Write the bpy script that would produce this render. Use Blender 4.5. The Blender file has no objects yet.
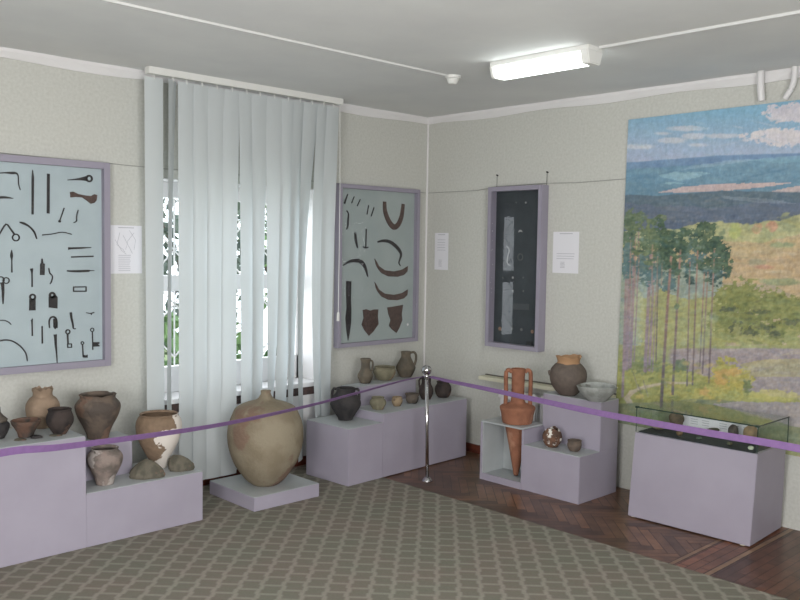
import bpy, bmesh, math, random
import numpy as np
from mathutils import Vector, Matrix
random.seed(7); RNG = np.random.RandomState(5)
PI = math.pi
sc = bpy.context.scene
col = sc.collection

# ------------------------------------------------------------------ camera
F = 857.07
CAM = Vector((-5.5202, -5.4112, 1.7504))
YAW, PITCH, ROLL = 0.80481, -0.061745, 0.015365
fw = Vector((math.cos(PITCH)*math.cos(YAW), math.cos(PITCH)*math.sin(YAW), math.sin(PITCH)))
rt = Vector((math.sin(YAW), -math.cos(YAW), 0)); up = rt.cross(fw)
rt, up = rt*math.cos(ROLL)+up*math.sin(ROLL), -rt*math.sin(ROLL)+up*math.cos(ROLL)
cd = bpy.data.cameras.new('camera'); cam = bpy.data.objects.new('camera', cd); col.objects.link(cam)
cd.sensor_width = 36; cd.lens = F/800*36; cd.clip_start = .05
cam.matrix_world = Matrix.Translation(CAM) @ Matrix((rt, up, -fw)).transposed().to_4x4()
sc.camera = cam

def at(px, py, ax, val):
    """world point where a measured photo direction meets the plane ax=val"""
    d = fw + rt*((px-400)/F) - up*((py-300)/F)
    i = 'xyz'.index(ax)
    return CAM + d*((val-CAM[i])/d[i])
def depth(p): return (Vector(p)-CAM).dot(fw)

# ------------------------------------------------------------------ world, lights, exposure
w = bpy.data.worlds.new('sky'); sc.world = w; w.use_nodes = True
bg = w.node_tree.nodes['Background']
bg.inputs[0].default_value = (.86, .93, 1, 1); bg.inputs[1].default_value = 3.0
def area(name, loc, direction, sx, sy, power, color):
    l = bpy.data.lights.new(name, 'AREA'); l.shape = 'RECTANGLE'; l.size = sx; l.size_y = sy
    l.energy = power; l.color = color
    o = bpy.data.objects.new(name, l); col.objects.link(o); o.location = loc
    o.rotation_euler = Vector(direction).to_track_quat('-Z', 'Y').to_euler()
    return o
# soft fill lights added behind the camera in place of its flash; windows made up
area('added_fill_left', (-6.95, -4.6, 1.55), (1, 0, 0), 1.9, 1.5, 150, (1, .985, .975))
area('added_fill_front', (-4.7, -6.55, 1.55), (0, 1, 0), 1.9, 1.5, 155, (1, .985, .975))
# daylight at the pane of the visible window
area('daylight_window_back', (-1.95, .30, 1.5), (0, -1, 0), 1.25, 1.3, 12, (.9, .96, 1))
sc.view_settings.view_transform = 'Standard'; sc.view_settings.look = 'None'
sc.view_settings.exposure = 0.0; sc.view_settings.gamma = 1; sc.view_settings.use_curve_mapping = False
try:
    sc.cycles.use_denoising = True; sc.cycles.max_bounces = 8; sc.cycles.transparent_max_bounces = 16
    sc.cycles.sample_clamp_indirect = 6; sc.cycles.caustics_reflective = False; sc.cycles.caustics_refractive = False
except Exception: pass

# ------------------------------------------------------------------ material helpers
def lin(c): return tuple(((v/255)/12.92 if v/255 <= .04045 else ((v/255+.055)/1.055)**2.4) for v in c)
def nodes(m):
    m.use_nodes = True; nt = m.node_tree; nt.nodes.clear()
    return nt, nt.nodes.new, nt.links.new
def mat(name, c, rough=.6, metal=0, noise=None, bump=None, spec=.5, c2=None, ns=None, nd=4, lo=.35, hi=.65, c3=None, s3=2.5, t3=.55):
    """principled material; c2 mottles c through noise of scale ns; c3 adds broad blotches of scale s3"""
    m = bpy.data.materials.new(name); nt, N, L = nodes(m)
    out = N('ShaderNodeOutputMaterial'); b = N('ShaderNodeBsdfPrincipled'); L(b.outputs[0], out.inputs[0])
    b.inputs['Roughness'].default_value = rough; b.inputs['Metallic'].default_value = metal
    b.inputs['Specular IOR Level'].default_value = spec
    b.inputs['Base Color'].default_value = (*lin(c), 1)
    tc = N('ShaderNodeTexCoord')
    if c2:
        n = N('ShaderNodeTexNoise'); n.inputs['Scale'].default_value = ns or 5; n.inputs['Detail'].default_value = nd
        L(tc.outputs['Object'], n.inputs['Vector'])
        r = N('ShaderNodeMapRange'); r.inputs[1].default_value = lo; r.inputs[2].default_value = hi
        L(n.outputs[0], r.inputs[0])
        x = N('ShaderNodeMix'); x.data_type = 'RGBA'; L(r.outputs[0], x.inputs[0])
        x.inputs[6].default_value = (*lin(c), 1); x.inputs[7].default_value = (*lin(c2), 1)
        last = x.outputs[2]
        if c3:
            n3 = N('ShaderNodeTexNoise'); n3.inputs['Scale'].default_value = s3; n3.inputs['Detail'].default_value = 5
            L(tc.outputs['Object'], n3.inputs['Vector'])
            r3 = N('ShaderNodeMapRange'); r3.inputs[1].default_value = t3; r3.inputs[2].default_value = t3+.05
            L(n3.outputs[0], r3.inputs[0])
            y = N('ShaderNodeMix'); y.data_type = 'RGBA'; L(r3.outputs[0], y.inputs[0])
            L(last, y.inputs[6]); y.inputs[7].default_value = (*lin(c3), 1); last = y.outputs[2]
        L(last, b.inputs['Base Color'])
    if bump:
        n = N('ShaderNodeTexNoise'); n.inputs['Scale'].default_value = bump[0]; n.inputs['Detail'].default_value = 5
        L(tc.outputs['Object'], n.inputs['Vector'])
        bp = N('ShaderNodeBump'); bp.inputs['Strength'].default_value = bump[1]; bp.inputs['Distance'].default_value = .01
        L(n.outputs[0], bp.inputs['Height']); L(bp.outputs[0], b.inputs['Normal'])
    return m
def glass_mat(name, tint=(1, 1, 1), refl=1.45, extra=0.):
    m = bpy.data.materials.new(name); nt, N, L = nodes(m)
    out = N('ShaderNodeOutputMaterial'); mx = N('ShaderNodeMixShader'); fr = N('ShaderNodeFresnel'); fr.inputs[0].default_value = refl
    t = N('ShaderNodeBsdfTransparent'); t.inputs[0].default_value = (*tint, 1)
    g = N('ShaderNodeBsdfGlossy'); g.inputs['Roughness'].default_value = .03
    ge = N('ShaderNodeNewGeometry'); iv = N('ShaderNodeMath'); iv.operation = 'SUBTRACT'; iv.inputs[0].default_value = 1; L(ge.outputs['Backfacing'], iv.inputs[1])
    mu = N('ShaderNodeMath'); mu.operation = 'MULTIPLY'; L(fr.outputs[0], mu.inputs[0]); L(iv.outputs[0], mu.inputs[1])
    L(mu.outputs[0], mx.inputs[0]); L(t.outputs[0], mx.inputs[1]); L(g.outputs[0], mx.inputs[2]); L(mx.outputs[0], out.inputs[0])
    return m
def emit_mat(name, c, s):
    m = bpy.data.materials.new(name); nt, N, L = nodes(m)
    out = N('ShaderNodeOutputMaterial'); e = N('ShaderNodeEmission'); e.inputs[0].default_value = (*c, 1); e.inputs[1].default_value = s
    L(e.outputs[0], out.inputs[0]); return m

M = {}
M['wallpaper'] = mat('wallpaper', (202, 202, 196), .8, c2=(190, 190, 183), ns=55, nd=6, lo=.3, hi=.7, bump=(220, .25), spec=.25)
M['ceiling'] = mat('ceiling_paint', (226, 227, 226), .8, c2=(220, 221, 221), ns=2.5, spec=.2)
M['white'] = mat('white_paint', (222, 220, 220), .5)
M['cream'] = mat('cream_paint', (215, 212, 190), .5)
M['lilac'] = mat('lilac_paint', (163, 157, 171), .55, c2=(157, 151, 165), ns=3)
M['pale'] = mat('pale_grey_paint', (178, 182, 184), .5, c2=(170, 175, 176), ns=5)
M['base'] = mat('red_brown_wood', (112, 58, 42), .5, c2=(84, 42, 32), ns=18)
M['caseframe'] = mat('lilac_case_paint', (150, 145, 159), .5)
M['caseback'] = mat('blue_grey_board', (178, 192, 197), .7, c2=(172, 186, 191), ns=6)
M['caseback2'] = mat('green_grey_board', (163, 173, 172), .7, c2=(156, 167, 166), ns=6)
M['black'] = mat('black_cloth', (38, 44, 50), .8, c2=(46, 54, 59), ns=9)
M['iron'] = mat('dark_iron', (44, 44, 48), .7, c2=(62, 58, 58), ns=60, metal=.2)
M['rust'] = mat('rusted_iron', (72, 58, 54), .8, c2=(92, 74, 68), ns=40)
M['chrome'] = mat('chrome', (200, 198, 200), .12, metal=1)
M['ribbon'] = mat('purple_satin', (132, 100, 150), .5, c2=(124, 94, 142), ns=40)
M['glass'] = glass_mat('clear_glass')
M['glass_green'] = glass_mat('display_glass', (.975, .99, .982), 1.5)
M['glass_edge'] = mat('glass_edge_green', (45, 66, 60), .2)
M['paper'] = mat('paper', (224, 223, 228), .8)
M['ink'] = mat('grey_print', (168, 168, 176), .8)
M['plastic'] = mat('white_plastic', (224, 224, 220), .4)

# ------------------------------------------------------------------ object helpers
def finish(name, bm, m, parent=None, loc=(0, 0, 0), smooth=False, bevel=0):
    bmesh.ops.recalc_face_normals(bm, faces=bm.faces)
    if bevel:
        bmesh.ops.bevel(bm, geom=[e for e in bm.edges if len(e.link_faces) == 2 and e.calc_face_angle(0) > .6], offset=bevel, segments=2, affect='EDGES')
    me = bpy.data.meshes.new(name)
    if parent is None:
        bm.transform(Matrix.Translation(-Vector(loc)))
    bm.to_mesh(me); bm.free()
    if smooth:
        me.polygons.foreach_set('use_smooth', [True]*len(me.polygons))
    me.materials.append(m)
    o = bpy.data.objects.new(name, me); col.objects.link(o)
    if parent is None: o.location = loc
    else: o.parent = parent
    return o
def tag(o, label=None, cat=None, group=None, kind=None):
    if label: o['label'] = label
    if cat: o['category'] = cat
    if group: o['group'] = group
    if kind: o['kind'] = kind
    return o
def empty(name, loc, label, cat, group=None, rz=0):
    o = bpy.data.objects.new(name, None); col.objects.link(o); o.location = loc; o.rotation_euler.z = rz
    o.empty_display_size = .1
    return tag(o, label, cat, group)
def box(bm, x0, x1, y0, y1, z0, z1):
    vs = [bm.verts.new(p) for p in ((x0,y0,z0),(x1,y0,z0),(x1,y1,z0),(x0,y1,z0),(x0,y0,z1),(x1,y0,z1),(x1,y1,z1),(x0,y1,z1))]
    for f in ((0,3,2,1),(4,5,6,7),(0,1,5,4),(1,2,6,5),(2,3,7,6),(3,0,4,7)): bm.faces.new([vs[i] for i in f])
    return vs
def boxes(name, L_, m, parent=None, loc=(0, 0, 0), bevel=0):
    bm = bmesh.new()
    for b in L_: box(bm, *b)
    return finish(name, bm, m, parent, loc, bevel=bevel)
def local(o, boxlist):
    """boxes given in world coordinates, moved to the thing's own frame (unrotated)"""
    l = o.location
    return [(b[0]-l.x, b[1]-l.x, b[2]-l.y, b[3]-l.y, b[4]-l.z, b[5]-l.z) for b in boxlist]
def tube(bm, pts, r, n=10, closed=False):
    pts = [Vector(p) for p in pts]; rings = []
    rs = r if isinstance(r, (list, tuple)) else [r]*len(pts)
    for i, p in enumerate(pts):
        if closed: t = pts[(i+1) % len(pts)]-pts[i-1]
        else: t = pts[min(i+1, len(pts)-1)]-pts[max(i-1, 0)]
        t.normalize(); a = Vector((0, 0, 1)) if abs(t.z) < .9 else Vector((1, 0, 0))
        u = t.cross(a).normalized(); v = t.cross(u)
        rings.append([bm.verts.new(p+(u*math.cos(2*PI*k/n)+v*math.sin(2*PI*k/n))*rs[i]) for k in range(n)])
    m_ = len(rings)
    for i in range(m_ if closed else m_-1):
        A, B = rings[i], rings[(i+1) % m_]
        for k in range(n): bm.faces.new((A[k], A[(k+1) % n], B[(k+1) % n], B[k]))
    if not closed: bm.faces.new(rings[0][::-1]); bm.faces.new(rings[-1])
def cyl(bm, p0, p1, r, n=20): tube(bm, [p0, p1], r, n)
def smoothcurve(pts, per=5):
    out = []
    n = len(pts)
    for i in range(n-1):
        p0, p1, p2, p3 = (np.array(pts[max(i-1, 0)], float), np.array(pts[i], float), np.array(pts[i+1], float), np.array(pts[min(i+2, n-1)], float))
        for k in range(per):
            t = k/per
            out.append(.5*((2*p1)+(-p0+p2)*t+(2*p0-5*p1+4*p2-p3)*t*t+(-p0+3*p1-3*p2+p3)*t**3))
    out.append(np.array(pts[-1], float)); return out
def structure(name, bl, m, label, cat='room'):
    o = boxes(name, bl, m); return tag(o, label, cat, kind='structure')

# ------------------------------------------------------------------ room shell
H = 2.9; X0, Y0 = -6.8, -6.4
def wall_with_hole(name, ax, span, off0, off1, hole, label, z1=H+.1):
    a0, a1 = span; h0, h1, hz0, hz1 = hole
    segs = [(a0, h0, 0, z1), (h1, a1, 0, z1), (h0, h1, 0, hz0), (h0, h1, hz1, z1)]
    L_ = [(s[0], s[1], off0, off1, s[2], s[3]) if ax == 'x' else (off0, off1, s[0], s[1], s[2], s[3]) for s in segs]
    return structure(name, L_, M['wallpaper'], label)
WX0, WX1, WZ0, WZ1 = -2.64, -1.25, .665, 2.2
wall_with_hole('wall_back', 'x', (X0-.3, .25), 0, .36, (WX0, WX1, .631, WZ1), 'pale embossed wallpaper wall holding the window with the blinds')
structure('wall_right', [(0, .25, Y0-.3, 0, 0, H+.1)], M['wallpaper'], 'pale embossed wallpaper wall behind the painting')
wall_with_hole('wall_left', 'y', (Y0-.3, 0), X0-.3, X0, (-5.6, -3.6, .75, 2.3), 'wall on the left of the photographer')
wall_with_hole('wall_front', 'x', (X0, 0), Y0-.3, Y0, (-5.7, -3.7, .75, 2.3), 'wall behind the photographer')
structure('ceiling', [(X0, 0, Y0, 0, H, H+.1)], M['ceiling'], 'grey white painted ceiling')

# cornice strips, uneven like plaster
def cornice(name, ax, a0, a1, label):
    bm = bmesh.new(); n = 40; prev = None
    for i in range(n+1):
        a = a0+(a1-a0)*i/n; d = .03+.006*math.sin(i*1.7); h = .062+.008*math.sin(i*.9+1)
        P = [(0, H), (-d, H), (-d, H-.02), (-.012, H-h), (0, H-h)]
        ring = [bm.verts.new((a, y, z) if ax == 'x' else (y, a, z)) for y, z in P]
        if prev:
            for k in range(5): bm.faces.new((prev[k], prev[(k+1) % 5], ring[(k+1) % 5], ring[k]))
        else: bm.faces.new(ring)
        prev = ring
    bm.faces.new(prev[::-1])
    tag(finish(name, bm, M['white']), label, 'moulding', kind='structure')
cornice('trim_1', 'x', X0, 0, 'white plaster cornice along the window wall')
cornice('trim_2', 'y', Y0, 0, 'white plaster cornice along the painting wall')
bm = bmesh.new(); cyl(bm, (-.004, -.004, 0), (-.004, -.004, H-.06), .009, 8)
tag(finish('trim_3', bm, M['white']), 'thin white bead down the room corner', 'moulding', kind='structure')
structure('baseboard_back', [(-6.8, 0, -.018, 0, 0, .07)], M['base'], 'red brown baseboard under the window wall')
structure('baseboard_right', [(-.018, 0, -1.1, -.018, 0, .07)], M['base'], 'short red brown baseboard left of the stepped stand')

# ---- floor: parquet laid in a herringbone, every plank with its own tone
def plank_mat():
    m = bpy.data.materials.new('parquet'); nt, N, L = nodes(m)
    out = N('ShaderNodeOutputMaterial'); b = N('ShaderNodeBsdfPrincipled'); L(b.outputs[0], out.inputs[0])
    a = N('ShaderNodeAttribute'); a.attribute_name = 'tone'
    tc = N('ShaderNodeTexCoord'); n = N('ShaderNodeTexNoise'); n.inputs['Scale'].default_value = 9; n.inputs['Detail'].default_value = 6
    L(tc.outputs['Object'], n.inputs['Vector'])
    x = N('ShaderNodeMix'); x.data_type = 'RGBA'; x.blend_type = 'MULTIPLY'; x.inputs[0].default_value = .85
    r = N('ShaderNodeMapRange'); r.inputs[1].default_value = .3; r.inputs[2].default_value = .7; r.inputs[3].default_value = .55; r.inputs[4].default_value = 1.15
    L(n.outputs[0], r.inputs[0]); L(a.outputs['Color'], x.inputs[6]); L(r.outputs[0], x.inputs[7])
    L(x.outputs[2], b.inputs['Base Color']); b.inputs['Roughness'].default_value = .3; b.inputs['Specular IOR Level'].default_value = .5
    return m
bm = bmesh.new(); cl = bm.loops.layers.float_color.new('tone')
def quad(bm, P, c, z):
    f = bm.faces.new([bm.verts.new((p[0], p[1], z)) for p in P])
    for l in f.loops: l[cl] = (*lin(c), 1)
def clip_poly(P, x0, x1, y0, y1):
    for ax, v, s in ((0, x0, 1), (0, x1, -1), (1, y0, 1), (1, y1, -1)):
        Q = []
        for i in range(len(P)):
            a, b = P[i-1], P[i]; da, db = s*(a[ax]-v), s*(b[ax]-v)
            if (da >= 0) != (db >= 0):
                t = da/(da-db); Q.append((a[0]+(b[0]-a[0])*t, a[1]+(b[1]-a[1])*t))
            if db >= 0: Q.append(b)
        P = Q
        if not P: return P
    return P
quad(bm, [(X0, Y0), (0, Y0), (0, 0), (X0, 0)], (56, 38, 28), 0)
PL, PW, G = .36, .06, .0025
def herring(x0, x1, y0, y1):
    ncols = int((x1-x0)/(PL*.707))+2
    for cI in range(-1, ncols):
        s = 1 if cI % 2 else -1
        cx = x0+cI*PL*.7071
        k0 = int((y0-.5)/(PW*1.41421))-1; k1 = int((y1+.5)/(PW*1.41421))+1
        for k in range(k0, k1+1):
            cy = k*PW*1.41421+(0 if s > 0 else PW*.7071)
            d = Vector((.7071, .7071*s)); n = Vector((-d.y, d.x)); c = Vector((cx+PL*.3535, cy))
            P = [c+d*(-PL/2+G)+n*(-PW/2+G), c+d*(PL/2-G)+n*(-PW/2+G), c+d*(PL/2-G)+n*(PW/2-G), c+d*(-PL/2+G)+n*(PW/2-G)]
            P = clip_poly([(p.x, p.y) for p in P], x0, x1, y0, y1)
            if len(P) < 3: continue
            t = random.random(); base = (94+t*42, 70+t*28, 54+t*18)
            if s < 0: base = (base[0]*.9, base[1]*.9, base[2]*.9)
            quad(bm, P, base, .0008)
herring(-1.75, -.002, -3.07, -.002)
def straight(y0, y1, tone):
    y = y0
    while y < y1-1e-3:
        ye = min(y+.055, y1); x = -1.75-random.random()*.3
        while x < 0:
            xe = min(x+.4, -.002); t = random.random()
            P = clip_poly([(x+G, y+G), (xe-G, y+G), (xe-G, ye-G), (x+G, ye-G)], -1.75, 0, y0, y1)
            if len(P) > 2: quad(bm, P, (tone[0]+t*26, tone[1]+t*14, tone[2]+t*10), .0008)
            x += .4
        y += .055
pale_strip = (142, 112, 84)
quad(bm, [(-1.75, -3.10), (-.002, -3.10), (-.002, -3.075), (-1.75, -3.075)], pale_strip, .0008)
straight(-3.28, -3.105, (112, 76, 56))
quad(bm, [(-1.75, -3.315), (-.002, -3.315), (-.002, -3.285), (-1.75, -3.285)], pale_strip, .0008)
straight(-4.6, -3.32, (82, 58, 44))
floor = finish('floor', bm, plank_mat())
tag(floor, 'worn red brown herringbone parquet', 'floor', kind='structure')
boxes_ = [(X0-.2, .2, Y0-.2, .2, -.1, -.003)]
# concrete under the planks belongs to the floor
sl = boxes('floor_slab', boxes_, M['base'], floor); 

# ---- carpet
def carpet_mat():
    m = bpy.data.materials.new('woven_carpet'); nt, N, L = nodes(m)
    out = N('ShaderNodeOutputMaterial'); b = N('ShaderNodeBsdfPrincipled'); L(b.outputs[0], out.inputs[0])
    b.inputs['Roughness'].default_value = .95; b.inputs['Specular IOR Level'].default_value = .1
    tc = N('ShaderNodeTexCoord'); mp = N('ShaderNodeMapping'); L(tc.outputs['Object'], mp.inputs[0])
    mp.inputs['Rotation'].default_value = (0, 0, math.radians(-43.5)); mp.inputs['Scale'].default_value = (1/.112, 1/.112, 1)
    sp = N('ShaderNodeSeparateXYZ'); L(mp.outputs[0], sp.inputs[0])
    def ma(op, a, b_=None, c_=None):
        n = N('ShaderNodeMath'); n.operation = op
        for i, v in enumerate((a, b_, c_)):
            if v is None: continue
            if isinstance(v, (int, float)): n.inputs[i].default_value = v
            else: L(v, n.inputs[i])
        return n.outputs[0]
    v, u = sp.outputs[0], sp.outputs[1]
    colm = ma('FLOOR', ma('ADD', u, .5)); fu = ma('FRACT', u)
    v2 = ma('ADD', v, ma('MULTIPLY', colm, .5)); fv = ma('FRACT', v2)
    wob = ma('MULTIPLY', ma('SUBTRACT', ma('FRACT', ma('MULTIPLY', ma('FLOOR', ma('MULTIPLY', v, 2)), .5)), .25), .16)
    du, dv = ma('ABSOLUTE', ma('SUBTRACT', ma('ADD', fu, wob), .5)), ma('ABSOLUTE', ma('SUBTRACT', fv, .5))
    def bar(d, w_, s_): return ma('SUBTRACT', 1, ma('MINIMUM', 1, ma('MULTIPLY', ma('MAXIMUM', ma('SUBTRACT', d, w_), 0), s_)))
    vb = bar(du, .055, 9)
    hb = bar(dv, .05, 10)
    msk = ma('MAXIMUM', vb, ma('MULTIPLY', hb, .85))
    n = N('ShaderNodeTexNoise'); n.inputs['Scale'].default_value = 70; n.inputs['Detail'].default_value = 3; L(tc.outputs['Object'], n.inputs['Vector'])
    n2 = N('ShaderNodeTexNoise'); n2.inputs['Scale'].default_value = 3; n2.inputs['Detail'].default_value = 3; L(tc.outputs['Object'], n2.inputs['Vector'])
    r = N('ShaderNodeMapRange'); r.inputs[1].default_value = .3; r.inputs[2].default_value = .7; L(n.outputs[0], r.inputs[0])
    r2 = N('ShaderNodeMapRange'); r2.inputs[1].default_value = .35; r2.inputs[2].default_value = .65; L(n2.outputs[0], r2.inputs[0])
    def mix(f, a, c):
        x = N('ShaderNodeMix'); x.data_type = 'RGBA'
        if isinstance(f, float): x.inputs[0].default_value = f
        else: L(f, x.inputs[0])
        for i, q in ((6, a), (7, c)):
            if isinstance(q, tuple): x.inputs[i].default_value = (*lin(q), 1)
            else: L(q, x.inputs[i])
        return x.outputs[2]
    dark = mix(r2.outputs[0], (116, 115, 104), (122, 113, 104)); light = mix(r2.outputs[0], (148, 146, 134), (153, 144, 135))
    dark = mix(ma('MULTIPLY', r.outputs[0], .5), dark, (128, 124, 112)); light = mix(ma('MULTIPLY', r.outputs[0], .3), light, (118, 116, 104))
    L(mix(msk, dark, light), b.inputs['Base Color'])
    bp = N('ShaderNodeBump'); bp.inputs['Strength'].default_value = .4; bp.inputs['Distance'].default_value = .006
    L(n.outputs[0], bp.inputs['Height']); L(bp.outputs[0], b.inputs['Normal'])
    return m
bm = bmesh.new(); box(bm, X0+.02, -1.165, Y0+.02, -.06, .001, .007)
carpet = finish('carpet', bm, carpet_mat(), None, (-3.9, -3.2, .001))
tag(carpet, 'grey green woven lattice carpet covering the left of the floor', 'carpet')

# ------------------------------------------------------------------ the window, blinds and what lies outside
wf = tag(empty('window_1', ((WX0+WX1)/2, .25, WZ0), 'white painted wooden window behind the vertical blinds', 'window'), kind='structure')
wl = wf.location
fr = [(WX0, WX0+.07, .21, .27, WZ0, WZ1), (WX1-.035, WX1, .21, .27, WZ0, WZ1), (WX0, WX1, .21, .27, WZ0, .855), (WX0, WX1, .21, .27, 2.08, WZ1),
      (WX0, WX1, .205, .275, 1.405, 1.52), (-1.99, -1.93, .205, .275, WZ0, WZ1)]
boxes('window_frame', local(wf, fr), M['white'], wf, bevel=.004)
boxes('window_pane', local(wf, [(WX0+.02, WX1-.02, .238, .242, WZ0+.1, WZ1-.05)]), M['glass'], wf)
boxes('window_sill', local(wf, [(WX0-.05, WX1+.05, -.05, .30, .631, .665)]), M['white'], wf, bevel=.004)
# made-up window frames, added to hold the fill lights behind the camera
for nm, L_ in (('window_2', [(X0-.12, X0-.06, -5.6, -3.6, .75, .83), (X0-.12, X0-.06, -5.6, -3.6, 2.22, 2.3), (X0-.12, X0-.06, -5.6, -5.52, .75, 2.3), (X0-.12, X0-.06, -3.68, -3.6, .75, 2.3)]),
               ('window_3', [(-5.7, -3.7, Y0-.12, Y0-.06, .75, .83), (-5.7, -3.7, Y0-.12, Y0-.06, 2.22, 2.3), (-5.7, -5.62, Y0-.12, Y0-.06, .75, 2.3), (-3.78, -3.7, Y0-.12, Y0-.06, .75, 2.3)])):
    tag(boxes(nm, L_, M['white']), 'white window frame added outside the view, ' + ('left wall' if nm[-1] == '2' else 'front wall'), 'window', kind='structure')

rc = empty('radiator_cover', (-1.95, -.02, .07), 'white panel with a dark vent strip under the window sill', 'radiator cover')
boxes('panel', local(rc, [(WX0, WX1-.02, -.035, -.0185, .075, .565)]), M['white'], rc, bevel=.003)
boxes('vent_strip', local(rc, [(WX0, WX1-.02, -.033, -.0185, .567, .629)]), mat('dark_brown_vent', (92, 70, 66), .6, c2=(60, 50, 50), ns=35), rc)

blind_mat = bpy.data.materials.new('blind_fabric'); nt, N, L = nodes(blind_mat)
o_ = N('ShaderNodeOutputMaterial'); d1 = N('ShaderNodeBsdfDiffuse'); d2 = N('ShaderNodeBsdfTranslucent'); mx = N('ShaderNodeMixShader')
d1.inputs[0].default_value = (*lin((204, 209, 210)), 1); d2.inputs[0].default_value = (*lin((206, 214, 216)), 1); mx.inputs[0].default_value = .2
L(d1.outputs[0], mx.inputs[1]); L(d2.outputs[0], mx.inputs[2]); L(mx.outputs[0], o_.inputs[0])
bl = empty('vertical_blind', (-1.97, -.17, 2.9), 'pale blue grey vertical blind hanging from a ceiling rail over the window', 'blind')
boxes('rail', local(bl, [(-2.80, -1.15, -.2, -.14, 2.855, 2.9)]), M['plastic'], bl, bevel=.004)
SW = .133
def slat_edges(pl, pr_, py):
    lo, hi = 0.0, SW/2-.0001; base = -.17
    def wd(d):
        a = at(pl, py, 'y', base-d); b = at(pr_, py, 'y', base+d)
        return math.hypot(a.x-b.x, a.y-b.y), a, b
    # width grows with d in this view
    for _ in range(30):
        m_ = (lo+hi)/2
        if wd(m_)[0] < SW: lo = m_
        else: hi = m_
    return wd(lo)[1:]
#           top L,R      middle L,R   bottom L,R (photo columns at rows 100, 250, 400)
SL = [(144.5,163,   145.5,163.5, 147,164.5), (168.5,175.5, 168,172, 167,171.5), (178,195, 178.5,194.5, 179,194.5), (193.5,210, 193,208.5, 193,208),
      (208,225, 207,222.5, 206.5,222.5), (223.5,240, 221.5,237, 221,236.5), (239,254, 240.5,253.5, 241,255), (251.5,268, 252.5,264.5, 252,262),
      (266,282.5, 266.8,281, 268,273), (281,295.5, 279,292, 275,286), (294,306, 289.5,298.5, 288,293), (304,320.5, 298.5,306, 298.5,303),
      (318,329.5, 312,323, 314.5,322), (327.5,339.5, 321,334, 321,330)]
for k, s in enumerate(SL):
    bm = bmesh.new(); rows = []
    L1, R1 = slat_edges(s[0], s[1], 100); L2, R2 = slat_edges(s[2], s[3], 250); L3, R3 = slat_edges(s[4], s[5], 400)
    zt, zb = 2.835, .09
    def q(a, b, c, z):
        # quadratic through the three measured heights
        za, zb_, zc = a.z, b.z, c.z; r = Vector((0, 0, 0))
        la = (z-zb_)*(z-zc)/((za-zb_)*(za-zc)); lb = (z-za)*(z-zc)/((zb_-za)*(zb_-zc)); lc = (z-za)*(z-zb_)/((zc-za)*(zc-zb_))
        return a*la+b*lb+c*lc
    for i in range(15):
        z = zt+(zb-zt)*i/14; zz = max(z, L3.z-.1)
        a = q(L1, L2, L3, zz); b = q(R1, R2, R3, zz); a.z = b.z = z
        row = []
        for j in range(6):
            t = j/5; p = a.lerp(b, t); nrm = Vector((-(b.y-a.y), b.x-a.x, 0)).normalized()
            p -= nrm*(.006*math.sin(PI*t)); row.append(p)
        rows.append(row)
    V = [[bm.verts.new(p-bl.location) for p in r] for r in rows]
    for i in range(14):
        for j in range(5): bm.faces.new((V[i][j], V[i+1][j], V[i+1][j+1], V[i][j+1]))
    so = finish('slat', bm, blind_mat, bl, smooth=True)
    bm = bmesh.new(); c_ = (rows[0][2]+rows[0][3])/2-bl.location
    cyl(bm, c_+Vector((0, 0, -.012)), (c_.x, 0, 2.857-2.9), .0035, 6)
    finish('carrier', bm, M['plastic'], so)
bm = bmesh.new(); p0 = at(340, 190, 'y', -.2)
tube(bm, [Vector((p0.x-.01, -.2, 2.857))-bl.location, p0-bl.location, at(338.3, 312, 'y', -.2)-bl.location], .0025, 6)
cordo = finish('pull_cord', bm, M['plastic'], bl)
bm = bmesh.new(); a = at(338.3, 312, 'y', -.2)-bl.location; b = at(338, 321, 'y', -.2)-bl.location
tube(bm, [a, a.lerp(b, .2), b], [.006, .011, .012], 10); finish('cord_weight', bm, M['plastic'], cordo)

# outside: ground, security grille, shrubs and trees
boxes('reveal_lining', local(wf, [(WX1-.006, WX1-.001, .001, .208, .666, WZ1-.002), (WX0+.001, WX0+.006, .001, .208, .666, WZ1-.002), (WX0+.006, WX1-.006, .001, .208, WZ1-.007, WZ1-.002)]), M['white'], wf)
g = boxes('ground', [(-9, 6, .4, 22, -1.1, -1.0)], mat('grass_ground', (96, 120, 70), .9, c2=(120, 128, 90), ns=4))
tag(g, 'grassy ground outside the window', 'ground', kind='structure')
gr = empty('window_grille', (-1.95, .372, .7), 'white painted diagonal iron grille outside the window', 'grille')
bm = bmesh.new()
for x in np.arange(-2.7, -1.1, .4):
    cyl(bm, Vector((x, .372, .7))-gr.location, Vector((x, .372, 2.2))-gr.location, .006, 6)
for x in np.arange(-2.7, -1.3, .4):
    for z in (.9, 1.3, 1.7):
        cyl(bm, Vector((x, .372, z))-gr.location, Vector((x+.4, .372, z+.4))-gr.location, .006, 6)
        cyl(bm, Vector((x+.4, .372, z))-gr.location, Vector((x, .372, z+.4))-gr.location, .006, 6)
finish('bars', bm, M['white'], gr)
def foliage(bm, c, rx, ry, rz, n, s):
    for _ in range(n):
        d = RNG.normal(size=3); d /= np.linalg.norm(d); k = RNG.uniform(.45, 1)
        p = Vector((c[0]+d[0]*rx*k, c[1]+d[1]*ry*k, c[2]+d[2]*rz*k))
        a = Vector(RNG.normal(size=3)).normalized(); b = a.cross(Vector(RNG.normal(size=3))).normalized()
        ss = s*RNG.uniform(.6, 1.2)
        bm.faces.new([bm.verts.new(q_) for q_ in (p-a*ss, p+b*ss*.45, p+a*ss, p-b*ss*.45)])
leafm = [mat('leaf_green', (72, 110, 60), .7, c2=(110, 140, 80), ns=3), mat('leaf_dark', (50, 66, 58), .7, c2=(86, 98, 84), ns=3)]
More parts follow.
